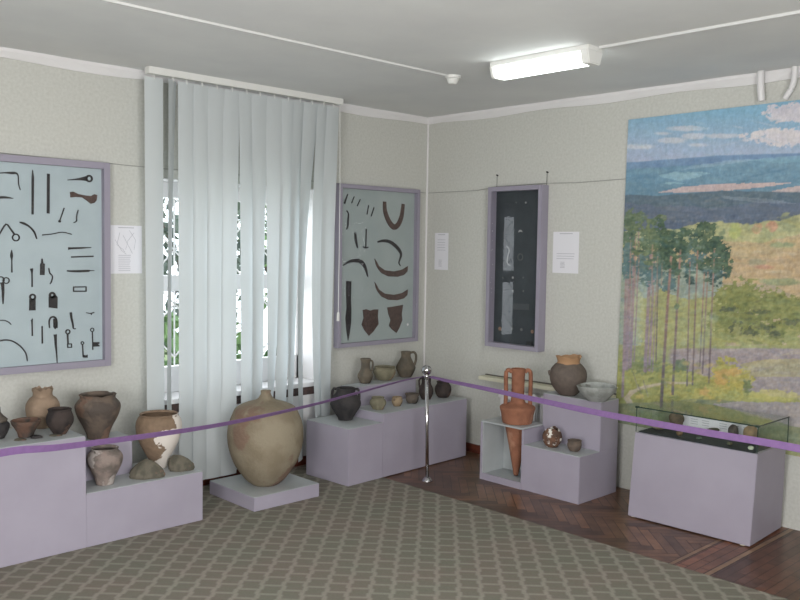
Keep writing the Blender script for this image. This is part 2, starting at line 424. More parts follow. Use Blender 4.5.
for (x, y, z, rx, rz, n, mi, lb, nm, ct) in ((-1.2, 2.6, .35, 1.3, .75, 900, 0, 'low green shrub just outside the window grille', 'garden_shrub', 'shrub'),
        (1.0, 5.5, 1.7, 1.2, 1.3, 550, 1, 'dark leafy tree seen through the left blind gap', 'garden_tree', 'tree'),
        (3.4, 7.0, 2.2, 1.6, 1.6, 550, 0, 'green leafy tree seen through the middle blind gap', 'garden_tree', 'tree')):
    t = empty(nm, (x, y, -1.0), lb, ct)
    bm = bmesh.new(); foliage(bm, (0, 0, z+1.0), rx, rx*.8, rz, n, .12); finish('foliage', bm, leafm[mi], t)
    bm = bmesh.new(); tube(bm, [(0, 0, 0), (.03, 0, (z+1)*.5), (0, .04, z+1)], [.09, .07, .03], 8)
    for a_ in range(5): tube(bm, [(0, .02, (z+1)*.6), (math.cos(a_*1.3)*rx*.5, math.sin(a_*1.3)*rx*.4, (z+1)+rz*.3)], [.04, .012], 6)
    finish('trunk', bm, mat('bark', (84, 70, 58), .9, c2=(60, 50, 42), ns=10), t)

# ------------------------------------------------------------------ ceiling fittings
lx, ly0, ly1 = -1.335, -2.62, -1.90
cl_ = empty('ceiling_light', (lx, (ly0+ly1)/2, H), 'lit white fluorescent ceiling light with a prismatic cover', 'lamp')
boxes('housing', local(cl_, [(lx-.07, lx+.07, ly0, ly1, H-.03, H)]), M['plastic'], cl_, bevel=.004)
def trap(bm, y0, y1, wt, wb, zt, zb, cut=.0):
    P = [(lx-wt, y0, zt), (lx+wt, y0, zt), (lx+wt, y1, zt), (lx-wt, y1, zt), (lx-wb, y0+cut, zb), (lx+wb, y0+cut, zb), (lx+wb, y1-cut, zb), (lx-wb, y1-cut, zb)]
    vs = [bm.verts.new(Vector(p)-cl_.location) for p in P]
    for f in ((0,3,2,1),(4,5,6,7),(0,1,5,4),(1,2,6,5),(2,3,7,6),(3,0,4,7)): bm.faces.new([vs[i] for i in f])
bm = bmesh.new(); trap(bm, ly0+.055, ly1-.03, .073, .05, H-.03, H-.098, .0)
finish('diffuser', bm, emit_mat('lit_diffuser', (.93, 1, .97), 8.0), cl_, bevel=.012)
bm = bmesh.new(); trap(bm, ly0, ly0+.054, .078, .055, H-.025, H-.102, .0); e1 = finish('end_cap', bm, M['plastic'], cl_, bevel=.006)
bm = bmesh.new(); trap(bm, ly1-.029, ly1, .078, .055, H-.025, H-.098, .0); finish('end_cap', bm, M['plastic'], cl_, bevel=.006)
sd = empty('smoke_detector', (-1.24, -1.44, H), 'small round white smoke detector on the ceiling', 'smoke detector')
def lathe_bm(prof, n=32, origin=(0, 0, 0), jag=None):
    bm = bmesh.new(); rings = []
    for i, (r, z) in enumerate(prof):
        ring = []
        for k in range(n):
            a = 2*PI*k/n; dz = jag(i, a) if jag else 0
            ring.append(bm.verts.new((origin[0]+r*math.cos(a), origin[1]+r*math.sin(a), origin[2]+z+dz)))
        rings.append(ring)
    for i in range(len(rings)-1):
        for k in range(n): bm.faces.new((rings[i][k], rings[i][(k+1) % n], rings[i+1][(k+1) % n], rings[i+1][k]))
    bm.faces.new(rings[0][::-1]); bm.faces.new(rings[-1])
    return bm
finish('base', lathe_bm([(.055, -.018), (.055, 0)], 24), M['plastic'], sd)
finish('sensor_head', lathe_bm([(.02, -.055), (.03, -.05), (.04, -.03), (.042, -.018)], 24), M['plastic'], sd, smooth=True)
def strip(name, p0, p1, wdt, hgt, label, cat, m=M['ceiling']):
    bm = bmesh.new(); p0, p1 = Vector(p0), Vector(p1)
    t = (p1-p0).normalized(); u = t.cross(Vector((0, 0, 1))).normalized()*wdt/2
    vs = [bm.verts.new(p+s*u+Vector((0, 0, z))) for p in (p0, p1) for s, z in ((-1, 0), (1, 0), (.6, -hgt), (-.6, -hgt))]
    for k in range(4): bm.faces.new((vs[k], vs[(k+1) % 4], vs[4+(k+1) % 4], vs[4+k]))
    bm.faces.new(vs[0:4]); bm.faces.new(vs[4:8])
    return tag(finish(name, bm, m, None, (p0+p1)/2), label, cat)
cm = mat('conduit_white', (206, 206, 204), .5)
strip('cable_conduit', (X0, -1.47, H), (-1.3, -1.442, H), .018, .012, 'thin white conduit across the ceiling to the smoke detector', 'conduit', cm)
strip('cable_conduit', (lx+.03, ly0-.005, H), (-1.255, Y0, H), .02, .014, 'white conduit running from the ceiling light to the right', 'conduit', cm)

# pipes coming out of the cornice above the painting
def pipe(pts, r, label):
    bm = bmesh.new(); tube(bm, smoothcurve(pts, 6), r, 12); c = Vector(pts[0])
    return tag(finish('heating_pipe', bm, M['white'], None, (c.x, c.y, pts[-1][2]), smooth=True), label, 'pipe')
pipe([(-.06, -3.005, H-.001), (-.06, -3.008, 2.8), (-.05, -3.013, 2.712)], .022, 'straight white pipe dropping from the ceiling above the painting')
pipe([(-.06, -3.215, H-.001), (-.06, -3.215, 2.83), (-.058, -3.20, 2.77), (-.052, -3.17, 2.725), (-.05, -3.16, 2.712)], .018, 'curved white pipe above the painting at the photo edge')
def wire(pts, label, r=.0028):
    bm = bmesh.new(); tube(bm, pts, r, 6)
    return tag(finish('wall_wire', bm, mat('grey_wire', (150, 150, 146), .6), None, pts[0]), label, 'wire')
wire([(X0, -.004, 2.27), (-4.2, -.004, 2.285), (-2.66, -.004, 2.262), (-1.1, -.004, 2.26), (-.02, -.004, 2.236)], 'thin wire stretched along the window wall above the cases')
wire([(-.004, -.02, 2.236), (-.004, -.6, 2.238), (-.004, -.82, 2.262), (-.004, -1.32, 2.268), (-.004, -1.6, 2.26), (-.004, -2.02, 2.27)], 'thin wire along the painting wall above the dark case')
for (yy, lb) in ((-.818, 'nail in the wall above the left corner of the dark case'), (-1.324, 'nail in the wall above the right corner of the dark case')):
    o = empty('nail', (0, yy, 2.352), lb, 'nail')
    bm = bmesh.new(); cyl(bm, (0, 0, 0), (-.018, 0, .003), .006, 8); finish('head', bm, M['iron'], o)
    bm = bmesh.new(); cyl(bm, (-.01, 0, 0), (-.012, 0, -.1), .0018, 5); finish('hanging_wire', bm, M['iron'], o)

# ------------------------------------------------------------------ barrier post and ribbons
post = empty('barrier_post', (-.965, -1.0, 0), 'chrome barrier post with a ball top standing on the parquet', 'barrier post')
finish('base_flange', lathe_bm([(.042, .001), (.044, .006), (.03, .016), (.02, .03)], 28), M['chrome'], post, smooth=True)
finish('tube', lathe_bm([(.0135, .02), (.0135, .79)], 24), M['chrome'], post, smooth=True)
finish('collar', lathe_bm([(.0145, .775), (.019, .78), (.019, .80), (.013, .808)], 24), M['chrome'], post, smooth=True)
finish('ball_finial', lathe_bm([(.038*math.sin(a)+.0005, .838-.038*math.cos(a)) for a in np.linspace(.35, PI-.001, 16)], 28), M['chrome'], post, smooth=True)

POST_L, POST_R = (-4.75, -1.624), (-1.338, -4.52)
for (x, y), lb_ in ((POST_L, 'chrome barrier post just outside the left edge of the photo'), (POST_R, 'chrome barrier post just outside the right edge of the photo')):
    c = post.copy(); col.objects.link(c); c.location = (x, y, .0075 if x < -2 else 0); c['label'] = lb_
    for ch in list(post.children): d = ch.copy(); col.objects.link(d); d.parent = c
post.rotation_mode = 'AXIS_ANGLE'; post.rotation_axis_angle = (-.022, fw.x, fw.y, 0)   # it leans a little
def ribbon(end, photo, label):
    """path lies in the vertical plane from the post to `end`; photo rows fix the sag"""
    a = Vector((-.965, -1.0)); b = Vector(end); dr = (b-a).normalized(); nrm = Vector((-dr.y, dr.x))
    pts = []
    for (px, py, wd) in photo:
        d = fw + rt*((px-400)/F) - up*((py-300)/F); dd = Vector((d.x, d.y))
        t = (a-Vector((CAM.x, CAM.y))).dot(nrm)/dd.dot(nrm); P = CAM+d*t
        pts.append((P.x, P.y, P.z, wd))
    pts.append((b.x-dr.x*.022, b.y-dr.y*.022, .79, .03))
    cr = smoothcurve(pts, 8); bm = bmesh.new(); rows = []
    for i, c in enumerate(cr):
        tilt = math.acos(max(-1, min(1, c[3]/.038)))
        wv = Vector((nrm.x*math.sin(tilt), nrm.y*math.sin(tilt), math.cos(tilt)))*.019
        th = Vector((nrm.x*math.cos(tilt), nrm.y*math.cos(tilt), -math.sin(tilt)))*.0012
        p = Vector(c[:3]); rows.append([bm.verts.new(p+s*wv+q_*th) for s, q_ in ((-1, -1), (-1, 1), (1, 1), (1, -1))])
    for i in range(len(rows)-1):
        for k in range(4): bm.faces.new((rows[i][k], rows[i][(k+1) % 4], rows[i+1][(k+1) % 4], rows[i+1][k]))
    bm.faces.new(rows[0]); bm.faces.new(rows[-1][::-1])
    o = finish('barrier_ribbon', bm, M['ribbon'], None, (a.x, a.y, .8), smooth=False)
    return tag(o, label, 'ribbon')
ribbon(POST_L, [(422.6, 376.9, .012), (400, 381.4, .02), (350, 395, .023), (300, 407.8, .025), (210, 426.5, .028), (70, 446, .033), (0, 453.2, .036)],
       'purple ribbon from the chrome post to the left edge of the photo')
ribbon(POST_R, [(430.6, 376.8, .008), (450, 381.3, .013), (480, 387.5, .02), (540, 400.5, .027), (600, 413.2, .032), (700, 431.5, .033), (800, 448.8, .034)],
       'purple ribbon from the chrome post to the right edge of the photo')

# ------------------------------------------------------------------ plinths
def plinth(name, origin, rz, body, tops, label, group=None):
    """body and top boxes in the plinth's own frame"""
    o = empty(name, origin, label, 'display stand', group, rz)
    boxes('body', body, M['lilac'], o, bevel=.003)
    for t in tops: boxes('top_panel', [t], M['pale'], o, bevel=.002)
    return o
T = .006
def tp(x0, x1, y0, y1, z): return (x0+.002, x1-.002, y0+.002, y1-.002, z-.001, z+.004)
Z1 = .65; Zr = .545; Zl = .316
o = plinth('display_plinth', (-3.466, -.722, .007), 0,
    [(-1.3, 0, 0, .46, 0, Z1-.007), (0, .41, .26, .46, 0, Zr-.007), (0, .755, 0, .46, 0, Zl-.007)],
    [tp(-1.3, 0, 0, .46, Z1-.007), tp(0, .41, .26, .46, Zr-.007), tp(.41, .755, 0, .46, Zl-.007), tp(0, .412, 0, .26, Zl-.007)],
    'long stepped lilac plinth carrying pots at the left edge')
o = plinth('display_plinth', (-2.375, -.798, .007), 0, [(0, .54, 0, .55, 0, .09)], [tp(0, .54, 0, .55, .09)], 'low square lilac plinth under the giant jar')
rzm = math.atan2(.066, 1.357)
o = plinth('display_plinth', (-1.527, -.746, .007), rzm,
    [(0, .355, 0, .47, 0, .418), (.355, 1.357, 0, .47, 0, .483), (.375, 1.10, .345, .50, 0, .637)],
    [tp(0, .355, 0, .47, .418), tp(.355, 1.357, 0, .345, .483), tp(1.10, 1.357, .345, .47, .483), tp(.375, 1.10, .345, .50, .637)],
    'lilac stepped plinth in the room corner behind the chrome post')
# right stepped stand with an open niche for the pointed amphora
st = empty('display_stand', (-.605, -1.215, 0), 'lilac stepped stand with an open niche beside the wall radiator', 'display stand')
def lb(*b): return (b[0]+.605, b[1]+.605, b[2]+1.215, b[3]+1.215, b[4], b[5])
boxes('niche_side', [lb(-.605, -.35, -1.235, -1.215, 0, .438)], M['pale'], st)
boxes('niche_back', [lb(-.36, -.34, -1.595, -1.235, 0, .438)], M['pale'], st)
boxes('niche_floor', [lb(-.60, -.36, -1.595, -1.235, 0, .045)], M['pale'], st)
boxes('niche_edge', [lb(-.612, -.60, -1.605, -1.213, 0, .05), lb(-.612, -.605, -1.229, -1.213, .05, .438)], M['lilac'], st)
boxes('body', [lb(-.605, -.13, -2.1, -1.597, 0, .33), lb(-.36, -.13, -2.1, -1.60, .33, .68), lb(-.605, -.36, -1.617, -1.597, .33, .438)], M['lilac'], st, bevel=.003)
boxes('top_panel', [lb(*tp(-.605, -.36, -2.1, -1.617, .33))], M['pale'], st)
boxes('top_panel', [lb(*tp(-.36, -.13, -2.1, -1.60, .68))], M['pale'], st)
# niche lid with a round hole for the amphora
AX, AY = -.475, -1.452
bm = bmesh.new(); n = 40; rh = .098
def edgept(a, x0, x1, y0, y1):
    c, s = math.cos(a), math.sin(a); t = 9
    if abs(c) > 1e-6: t = min(t, ((x1 if c > 0 else x0)-AX)/c)
    if abs(s) > 1e-6: t = min(t, ((y1 if s > 0 else y0)-AY)/s)
    return (AX+c*t, AY+s*t)
angs = sorted([2*PI*k/n for k in range(n)]+[math.atan2(y-AY, x-AX) % (2*PI) for x in (-.605, -.34) for y in (-1.597, -1.213)])
R_ = []
for a in angs:
    ex, ey = edgept(a, -.605, -.34, -1.597, -1.213)
    R_.append([bm.verts.new((x+.605, y+1.215, z)) for x, y, z in ((AX+rh*math.cos(a), AY+rh*math.sin(a), .438), (AX+rh*math.cos(a), AY+rh*math.sin(a), .45), (ex, ey, .45), (ex, ey, .438))])
for i in range(len(R_)):
    A, B = R_[i], R_[(i+1) % len(R_)]
    for k in range(4): bm.faces.new((A[k], A[(k+1) % 4], B[(k+1) % 4], B[k]))
tag(finish('niche_lid', bm, M['pale'], st), 'pale lid with a round hole')

# glass topped showcase
sh = empty('glass_showcase', (-.56, -2.86, 0), 'lilac showcase with a glass box top standing before the painting', 'showcase')
def sbox(name, P, m, bevel=0, parent=sh):
    bm = bmesh.new(); vs = [bm.verts.new((p[0]+.56, p[1]+2.86, p[2])) for p in P]
    for f in ((0,3,2,1),(4,5,6,7),(0,1,5,4),(1,2,6,5),(2,3,7,6),(3,0,4,7)): bm.faces.new([vs[i] for i in f])
    return finish(name, bm, m, parent, bevel=bevel)
sbox('body', [(-.553, -3.272, .008), (-.05, -3.25, .008), (-.05, -2.44, .008), (-.571, -2.463, .008), (-.575, -3.305, .572), (-.13, -3.29, .572), (-.13, -2.49, .572), (-.592, -2.51, .572)], M['lilac'], .003)
for (x, y) in ((-.53, -3.22), (-.54, -2.49), (-.1, -3.2), (-.1, -2.49)):
    bm = bmesh.new(); cyl(bm, (x+.56, y+2.86, .0015), (x+.56, y+2.86, .008), .018, 12); finish('foot', bm, M['cream'], sh)
boxes('cloth_bed', [(-.565+.56, -.145+.56, -3.28+2.86, -2.52+2.86, .573, .579)], M['black'], sh)
GX0, GX1, GY0, GY1, GZ0, GZ1 = -.575, -.14, -3.30, -2.51, .574, .735
gl = [('glass_front', (GX0, GX0+.004, GY0, GY1, GZ0, GZ1)), ('glass_back', (GX1-.004, GX1, GY0, GY1, GZ0, GZ1)), ('glass_side', (GX0+.004, GX1-.004, GY0, GY0+.004, GZ0, GZ1)),
      ('glass_side', (GX0+.004, GX1-.004, GY1-.004, GY1, GZ0, GZ1)), ('glass_lid', (GX0-.004, GX1+.004, GY0-.004, GY1+.004, GZ1, GZ1+.004))]
for nm, b in gl: boxes(nm, [(b[0]+.56, b[1]+.56, b[2]+2.86, b[3]+2.86, b[4], b[5])], M['glass_green'], sh)
e = .0035
boxes('glass_edging', [(a_[0]+.56, a_[1]+.56, a_[2]+2.86, a_[3]+2.86, a_[4], a_[5]) for a_ in (
    (GX0-.006, GX0-.001, GY0-.005, GY1+.005, GZ1-.001, GZ1+.006), (GX0-.005, GX1+.005, GY0-.006, GY0-.001, GZ1-.001, GZ1+.006),
    (GX0-.004, GX0, GY0-.004, GY0, GZ0, GZ1), (GX0-.004, GX0, GY1, GY1+.004, GZ0, GZ1), (GX1, GX1+.004, GY0-.004, GY0, GZ0, GZ1),
    (GX0-.009, GX0+.012, GY0-.009, GY0+.012, GZ1-.004, GZ1+.008), (GX0-.009, GX0+.010, GY1-.010, GY1+.009, GZ1-.004, GZ1+.008))], M['glass_edge'], sh)

# radiator on the painting wall, behind the stepped stand
ra = empty('radiator', (-.06, -1.5, .1), 'cream radiator on the wall behind the stepped stand', 'radiator')
boxes('shelf', [(-.045, .058, -.5, .76, .556, .585)], M['cream'], ra, bevel=.003)
boxes('shelf_edge', [(.045, .058, -.5, .76, .585, .594)], mat('dark_edge', (96, 92, 84), .6), ra)
bm = bmesh.new()
for k in range(10):
    y = -.45+k*.1; box(bm, -.03, .045, y+.012, y+.088, 0, .5)
finish('radiator_column', bm, M['white'], ra, bevel=.012)
bm = bmesh.new(); cyl(bm, (0, -.46, .06), (0, .56, .06), .02, 10); cyl(bm, (0, -.46, .44), (0, .56, .44), .02, 10); finish('header_pipe', bm, M['white'], ra)

# ------------------------------------------------------------------ the landscape painting (flat canvas, colours brushed per vertex)
def vnoise(x, y, seed=0):
    r = np.random.RandomState(seed); T_ = r.rand(256, 256)
    xi, yi = np.floor(x).astype(int), np.floor(y).astype(int); fx, fy = x-xi, y-yi
    fx, fy = fx*fx*(3-2*fx), fy*fy*(3-2*fy); g_ = lambda a, b: T_[a % 256, b % 256]
    return (g_(xi, yi)*(1-fx)+g_(xi+1, yi)*fx)*(1-fy)+(g_(xi, yi+1)*(1-fx)+g_(xi+1, yi+1)*fx)*fy
def fbm(x, y, s=0, o=4):
    v = 0; a = .5
    for k in range(o): v = v+a*vnoise(x*2**k, y*2**k, s+k); a *= .5
    return v/(1-.5**o)
def paint(X, Y):
    """colours of the picture; X, Y run over it in the photograph's own units"""
    C = np.zeros(X.shape+(3,))
    def blend(m, c, c2=None, n=None):
        nonlocal C
        c = np.array(c, float)
        if c2 is not None: c = c+(np.array(c2, float)-c)*np.clip(n, 0, 1)[..., None]
        m = np.clip(m, 0, 1)[..., None]; C = C*(1-m)+c*m
    n1 = fbm(X/9, Y/5, 1); n2 = fbm(X/3, Y/2.2, 11); n3 = fbm(X/2, Y/5, 21); nb = fbm(X/22, Y/12, 31)
    st = lambda v, wd=1.2: np.clip(v/wd+.5, 0, 1)          # soft edge, v in pixels
    def line(pts):
        xs, ys = zip(*pts); return np.interp(X, xs, ys)
    def below(pts, j=1.5): return st(Y-line(pts)+(n1-.5)*2*j)
    def blob(cx, cy, rx, ry, j=.35):
        d = ((X-cx)/rx)**2+((Y-cy)/ry)**2
        return np.clip((1-d+(n2-.5)*4*j+(n1-.5)*2.4*j)*min(rx, ry)/2.4+.5, 0, 1)
    def poly(P, j=1.):
        ins = np.zeros(X.shape, bool); xx = X+(n2-.5)*2*j; yy = Y+(n1-.5)*2*j
        for i in range(len(P)):
            (x1, y1), (x2, y2) = P[i-1], P[i]
            c = ((y1 > yy) != (y2 > yy)); ins ^= c & (xx < (x2-x1)*(yy-y1)/((y2-y1) or 1e-9)+x1)
        return ins.astype(float)
    t = np.clip((Y-112)/48, 0, 1); C[:] = np.array([112, 172, 208]); blend(t, (164, 176, 208)); blend(np.clip(n1-.35, 0, 1)*.5, (140, 190, 214))
    for c in ((640, 146.5, 16, 2.6), (688, 128.5, 18, 2.6), (672, 140.5, 15, 3), (694, 136, 12, 3), (722, 136, 16, 2.4), (699, 145, 9, 1.6), (663, 133.5, 7, 1.4)):
        blend(blob(*c)*.85, (206, 208, 206), (178, 184, 206), n2)
    blend(blob(795, 113, 30, 10, .5), (186, 182, 200), (214, 206, 208), n1); blend(blob(795, 137, 48, 9, .5), (196, 190, 206), (216, 208, 204), n1)
    blend(blob(850, 120, 40, 14, .5), (186, 182, 200), (214, 206, 208), n1)
    hz = [(600, 163.5), (629, 162.5), (720, 155.5), (800, 153), (1000, 147)]
    blend(below(hz, .4), (98, 136, 186), (112, 152, 190), n1)
    blend(below([(600, 170), (629, 169), (680, 166), (760, 159.5), (1000, 154)], 1), (92, 142, 172), (112, 156, 182), n2)
    blend(poly([(690, 166), (730, 160), (770, 158.5), (720, 165), (680, 171)], .8)*.6, (140, 172, 196)); blend(poly([(745, 160), (800, 155), (900, 152), (850, 160), (780, 163)], .6)*.6, (120, 170, 190))
    blend(poly([(658, 175), (676, 172), (712, 173), (700, 177), (680, 181), (664, 178)], 1)*.8, (134, 180, 198)); blend(poly([(656, 184), (672, 182), (684, 184), (674, 189), (662, 187)], .8)*.8, (136, 184, 200))
    blend(below([(600, 180), (650, 183), (700, 186), (760, 178), (1000, 172)], 2.5)*.8, (88, 136, 164), (104, 146, 172), n2)
    blend(poly([(655, 193), (683, 187), (710, 184.5), (752, 183), (793, 182.5), (770, 186.5), (735, 190), (690, 192.5)], .5), (198, 170, 166), (182, 160, 164), n2)
    blend(poly([(765, 193), (785, 188), (810, 184), (1000, 176), (1000, 192), (850, 192)], .5), (198, 170, 160), (176, 160, 164), n2)
    fr_ = [(600, 196), (629, 195), (660, 195.5), (720, 191), (800, 192), (1000, 189)]
    blend(below(fr_, .8), (98, 120, 134), (78, 104, 124), n2)
    blend(below([(600, 202), (660, 206), (720, 208), (760, 201), (1000, 206)], 3), (86, 104, 130), (104, 116, 138), n1)
    blend(poly([(720, 196), (770, 199), (800, 204), (760, 203), (724, 199)], 1)*.5, (136, 150, 160))
    # far field with autumn bushes
    fld = [(600, 232), (680, 228), (700, 222), (740, 224), (780, 220), (800, 214), (1000, 204)]
    blend(below(fld, 3), (158, 166, 110), (184, 174, 112), n1)
    blend(below([(600, 252), (690, 246), (722, 240), (760, 243), (800, 234), (1000, 226)], 2), (196, 168, 116), (176, 152, 108), n2)
    blend(below([(600, 262), (720, 258), (760, 254), (800, 250), (1000, 246)], 5)*.7, (194, 158, 108), (182, 150, 112), n1)
    for c, q in (((735, 231, 6, 8), (166, 178, 90)), ((757, 228, 5, 5), (200, 150, 110)), ((772, 226.5, 6, 5), (204, 140, 106)), ((788, 222, 10, 9), (150, 156, 106)), ((702, 228, 9, 6), (178, 174, 112)), ((720, 227, 7, 6), (170, 172, 110)), ((782, 245, 12, 3), (138, 156, 110)), ((757, 262, 9, 3), (156, 148, 108)), ((764, 267, 9, 2), (190, 132, 108)), ((830, 215, 25, 14), (150, 150, 96)), ((890, 225, 30, 18), (130, 144, 96)), ((780, 282, 22, 3.5), (140, 152, 102))):
        blend(blob(*c)*.85, q)
    blend(below([(600, 290), (745, 282), (775, 286), (800, 300), (1000, 292)], 2)*.8, (178, 156, 124), (160, 146, 120), n1)
    # middle distance behind the trunks
    blend(poly([(600, 262), (700, 262), (722, 270), (722, 355), (600, 355)], 2), (138, 156, 150), (150, 164, 132), nb)
    blend(poly([(640, 300), (660, 290), (690, 300), (725, 296), (725, 350), (640, 352)], 4), (170, 168, 92), (152, 158, 96), n1)
    blend(blob(638, 320, 7, 30)*.7, (176, 182, 130)); blend(blob(648, 284, 9, 14)*.6, (140, 168, 176))
    # dark green thicket
    for c in ((742, 300, 26, 20), (768, 308, 26, 18), (792, 316, 20, 18), (722, 322, 16, 18), (742, 328, 30, 16), (780, 332, 28, 14), (830, 320, 40, 26), (900, 318, 50, 30)):
        blend(blob(*c, .5), (112, 124, 58), (146, 148, 74), n2*1.3-.2)
    for c in ((736, 331, 6, 7), (750, 334, 7, 5), (775, 335, 8, 4), (764, 326, 10, 3), (730, 309, 8, 3), (790, 322, 9, 3), (757, 312, 9, 2.5)): blend(blob(*c, 1.3)*.6, (76, 88, 66), (60, 70, 70), n1)
    for c in ((720, 338, 12, 9), (744, 341, 10, 6), (765, 340, 14, 5), (792, 338, 10, 8), (737, 334, 4, 9)): blend(blob(*c, .6)*.8, (148, 160, 84), (168, 160, 88), n2)
    blend(st(Y-345.5+(n1-.5)*3), (142, 154, 90), (158, 160, 100), n1)
    # ploughed ground
    blend(st(Y-348.5+(n1-.5)*2)*st(X-670+(n1-.5)*8, 6), (150, 138, 146), (166, 152, 152), n2)
    blend(poly([(740, 364), (770, 359), (1000, 356), (1000, 377), (745, 377)], 1), (176, 164, 122), (160, 152, 116), n2)
    blend(st(Y-377+(n1-.5)*2)*st(X-745, 3), (148, 138, 144), (166, 154, 152), n2)
    # foreground grass, shrubs and path
    blend(below([(600, 358), (660, 360), (690, 372), (725, 380), (752, 393), (800, 400), (1000, 402)], 3), (146, 154, 72), (172, 168, 84), n1)
    blend(blob(640, 366, 26, 7, .6)*.7, (118, 138, 92)); blend(blob(682, 366, 8, 6, .6)*.8, (94, 122, 84))
    for c in ((726, 372, 13, 13), (739, 382, 13, 14), (716, 388, 14, 8), (702, 394, 12, 7)): blend(blob(*c, .7), (188, 172, 70), (158, 158, 70), n2*1.4-.3)
    for c in ((722, 378, 7, 7), (704, 391, 5, 4), (735, 372, 5, 4)): blend(blob(*c, .8)*.8, (204, 156, 78))
    blend(blob(747, 388, 4.5, 8, .6)*.85, (104, 124, 76)); blend(blob(774, 395, 26, 5, .6)*.7, (186, 180, 84))
    pth = [(690, 383), (665, 383), (645, 387), (632, 392), (627, 398), (631, 405), (640, 412)]
    for i in range(len(pth)-1):
        (x1, y1), (x2, y2) = pth[i], pth[i+1]; tt = np.clip(((X-x1)*(x2-x1)+(Y-y1)*(y2-y1))/((x2-x1)**2+(y2-y1)**2), 0, 1)
        dd = np.hypot(X-x1-tt*(x2-x1), (Y-y1-tt*(y2-y1))*1.4); blend(st((1.6+i*.45)-dd+(n2-.5)*1.5), (196, 178, 148), (178, 164, 130), n1)
    blend(below([(600, 404), (650, 402), (700, 399), (760, 404), (1000, 410)], 2), (122, 134, 96), (140, 146, 104), n1)
    blend(poly([(712, 404), (740, 402), (1000, 404), (1000, 520), (810, 430), (760, 418)], 1.2), (166, 156, 156), (150, 142, 144), n2)
    blend(below([(600, 428), (660, 432), (700, 440), (1000, 500)], 3)*.8, (176, 168, 140), (190, 158, 138), n1)
    blend(blob(812, 452, 30, 6)*.8, (160, 168, 100)); blend(blob(806, 458, 30, 2)*.9, (200, 150, 120)); blend(blob(645, 418, 22, 6, .7)*.7, (128, 150, 96))
    # pine trunks
    def trunk(P, w0, w1, c, cb, al=.95):
        xs = [p[0] for p in P]; ys = [p[1] for p in P]; xc = np.interp(Y, ys, xs); ww = np.interp(Y, [ys[0], ys[-1]], [w0, w1])
        m = st(ww/2-np.abs(X-xc)+(n3-.5)*.5, .9)*(Y > ys[0])*(Y < ys[-1]+(n2-.5)*4)*al
        blend(m, c, cb, (Y-ys[0])/(ys[-1]-ys[0])*1.3-.1)
    red, grey, pink = (172, 122, 104), (108, 98, 108), (150, 130, 146)
    for x, w_, l in ((625.5, 2.6, 398), (629, 4.5, 370), (633, 3.2, 368), (637, 1.4, 362)): trunk([(x+1.5, 232), (x, 300), (x-3, l)], w_*.7, w_, (166, 128, 124), pink)
    for x, w_ in ((648.5, 3.4), (652.5, 2.6), (656, 1.2)): trunk([(x+3, 240), (x, 300), (x-3.5, 372)], w_*.8, w_*1.1, (158, 124, 124), pink)
    trunk([(660, 242), (657.5, 300), (656, 362)], 1.1, 1.2, (130, 110, 100), grey)
    def crown(L_, cA, cB):
        for c in L_: blend(blob(*c, .9), cA, cB, n2*1.8-.4)
    dk, mdg, blu, lt = (50, 80, 68), (82, 110, 76), (92, 124, 132), (112, 130, 88)
    crown(((660, 262, 10, 10), (648, 268, 8, 14), (674, 268, 8, 12), (686, 252, 7, 12), (694, 246, 6, 12), (664, 240, 9, 9), (681, 262, 7, 10)), (74, 108, 92), (96, 124, 110))
    crown(((630, 222, 6, 12), (636, 228, 9, 12), (629, 242, 7, 12), (640, 220, 6, 7)), mdg, (104, 124, 92))
    crown(((628, 262, 6, 18), (644, 262, 9, 20), (652, 276, 12, 10), (668, 282, 8, 8), (690, 268, 7, 14), (700, 258, 10, 16)), blu, (86, 122, 116))
    crown(((650, 232, 11, 7), (655, 224, 8, 5), (662, 219, 4, 4), (644, 246, 8, 9), (656, 244, 8, 12)), mdg, lt)
    crown(((660, 228, 6, 9), (672, 236, 8, 5), (679, 244, 8, 12), (684, 231, 5, 3), (666, 250, 8, 10), (672, 262, 8, 8)), dk, mdg)
    crown(((704, 227, 7, 6), (700, 235, 10, 7), (709, 232, 7, 8), (706, 246, 12, 9), (715, 243, 9, 8), (721, 252, 9, 10), (727, 266, 6, 9), (716, 262, 13, 8), (703, 266, 8, 6)), dk, mdg)
    crown(((716, 277, 10, 8), (710, 272, 8, 5), (690, 280, 6, 5)), blu, dk)
    for x, y0_, y1_, w_ in ((630, 240, 290, 1.3), (635, 236, 288, 1.5), (638.5, 234, 280, 1), (652, 244, 290, 1.6), (657, 256, 288, 1.1), (661.5, 262, 285, 1)):
        trunk([(x+.6, y0_), (x, y1_)], w_*.7, w_, (176, 132, 108), (168, 126, 112), .7)
    crown(((633, 228, 4, 3), (643, 240, 5, 3), (654, 236, 5, 3), (636, 252, 4, 3), (650, 262, 5, 4)), mdg, lt)
    for x0_, x1_, y0_, y1_, w0_, w1_ in ((671.5, 661, 252, 407, 2.2, 3.2), (680.5, 672.5, 250, 395, 1.8, 2.6), (690, 687, 262, 386, 1.1, 1.4), (698, 692.5, 245, 385, 1.5, 1.6), (704.5, 699.8, 272, 366, 1.2, 1.4), (708, 702.5, 272, 374, 1.1, 1.4), (714.5, 708.8, 250, 384, 1.4, 1.8)):
        trunk([(x0_, y0_), ((x0_*.62+x1_*.38), y0_+(y1_-y0_)*.35), (x1_, y1_)], w0_, w1_, red, grey)
    crown(((677, 306, 2.4, 2.4), (672, 253, 5, 2.5), (668, 266, 3, 3), (682, 258, 4, 2.5), (678, 272, 3.5, 3), (697, 248, 4, 2.5), (700, 262, 4, 2.5), (693, 272, 3, 2), (713, 256, 4, 2.5), (717, 270, 4, 3), (707, 280, 3, 2), (688, 266, 3, 2.5)), dk, (96, 126, 96))
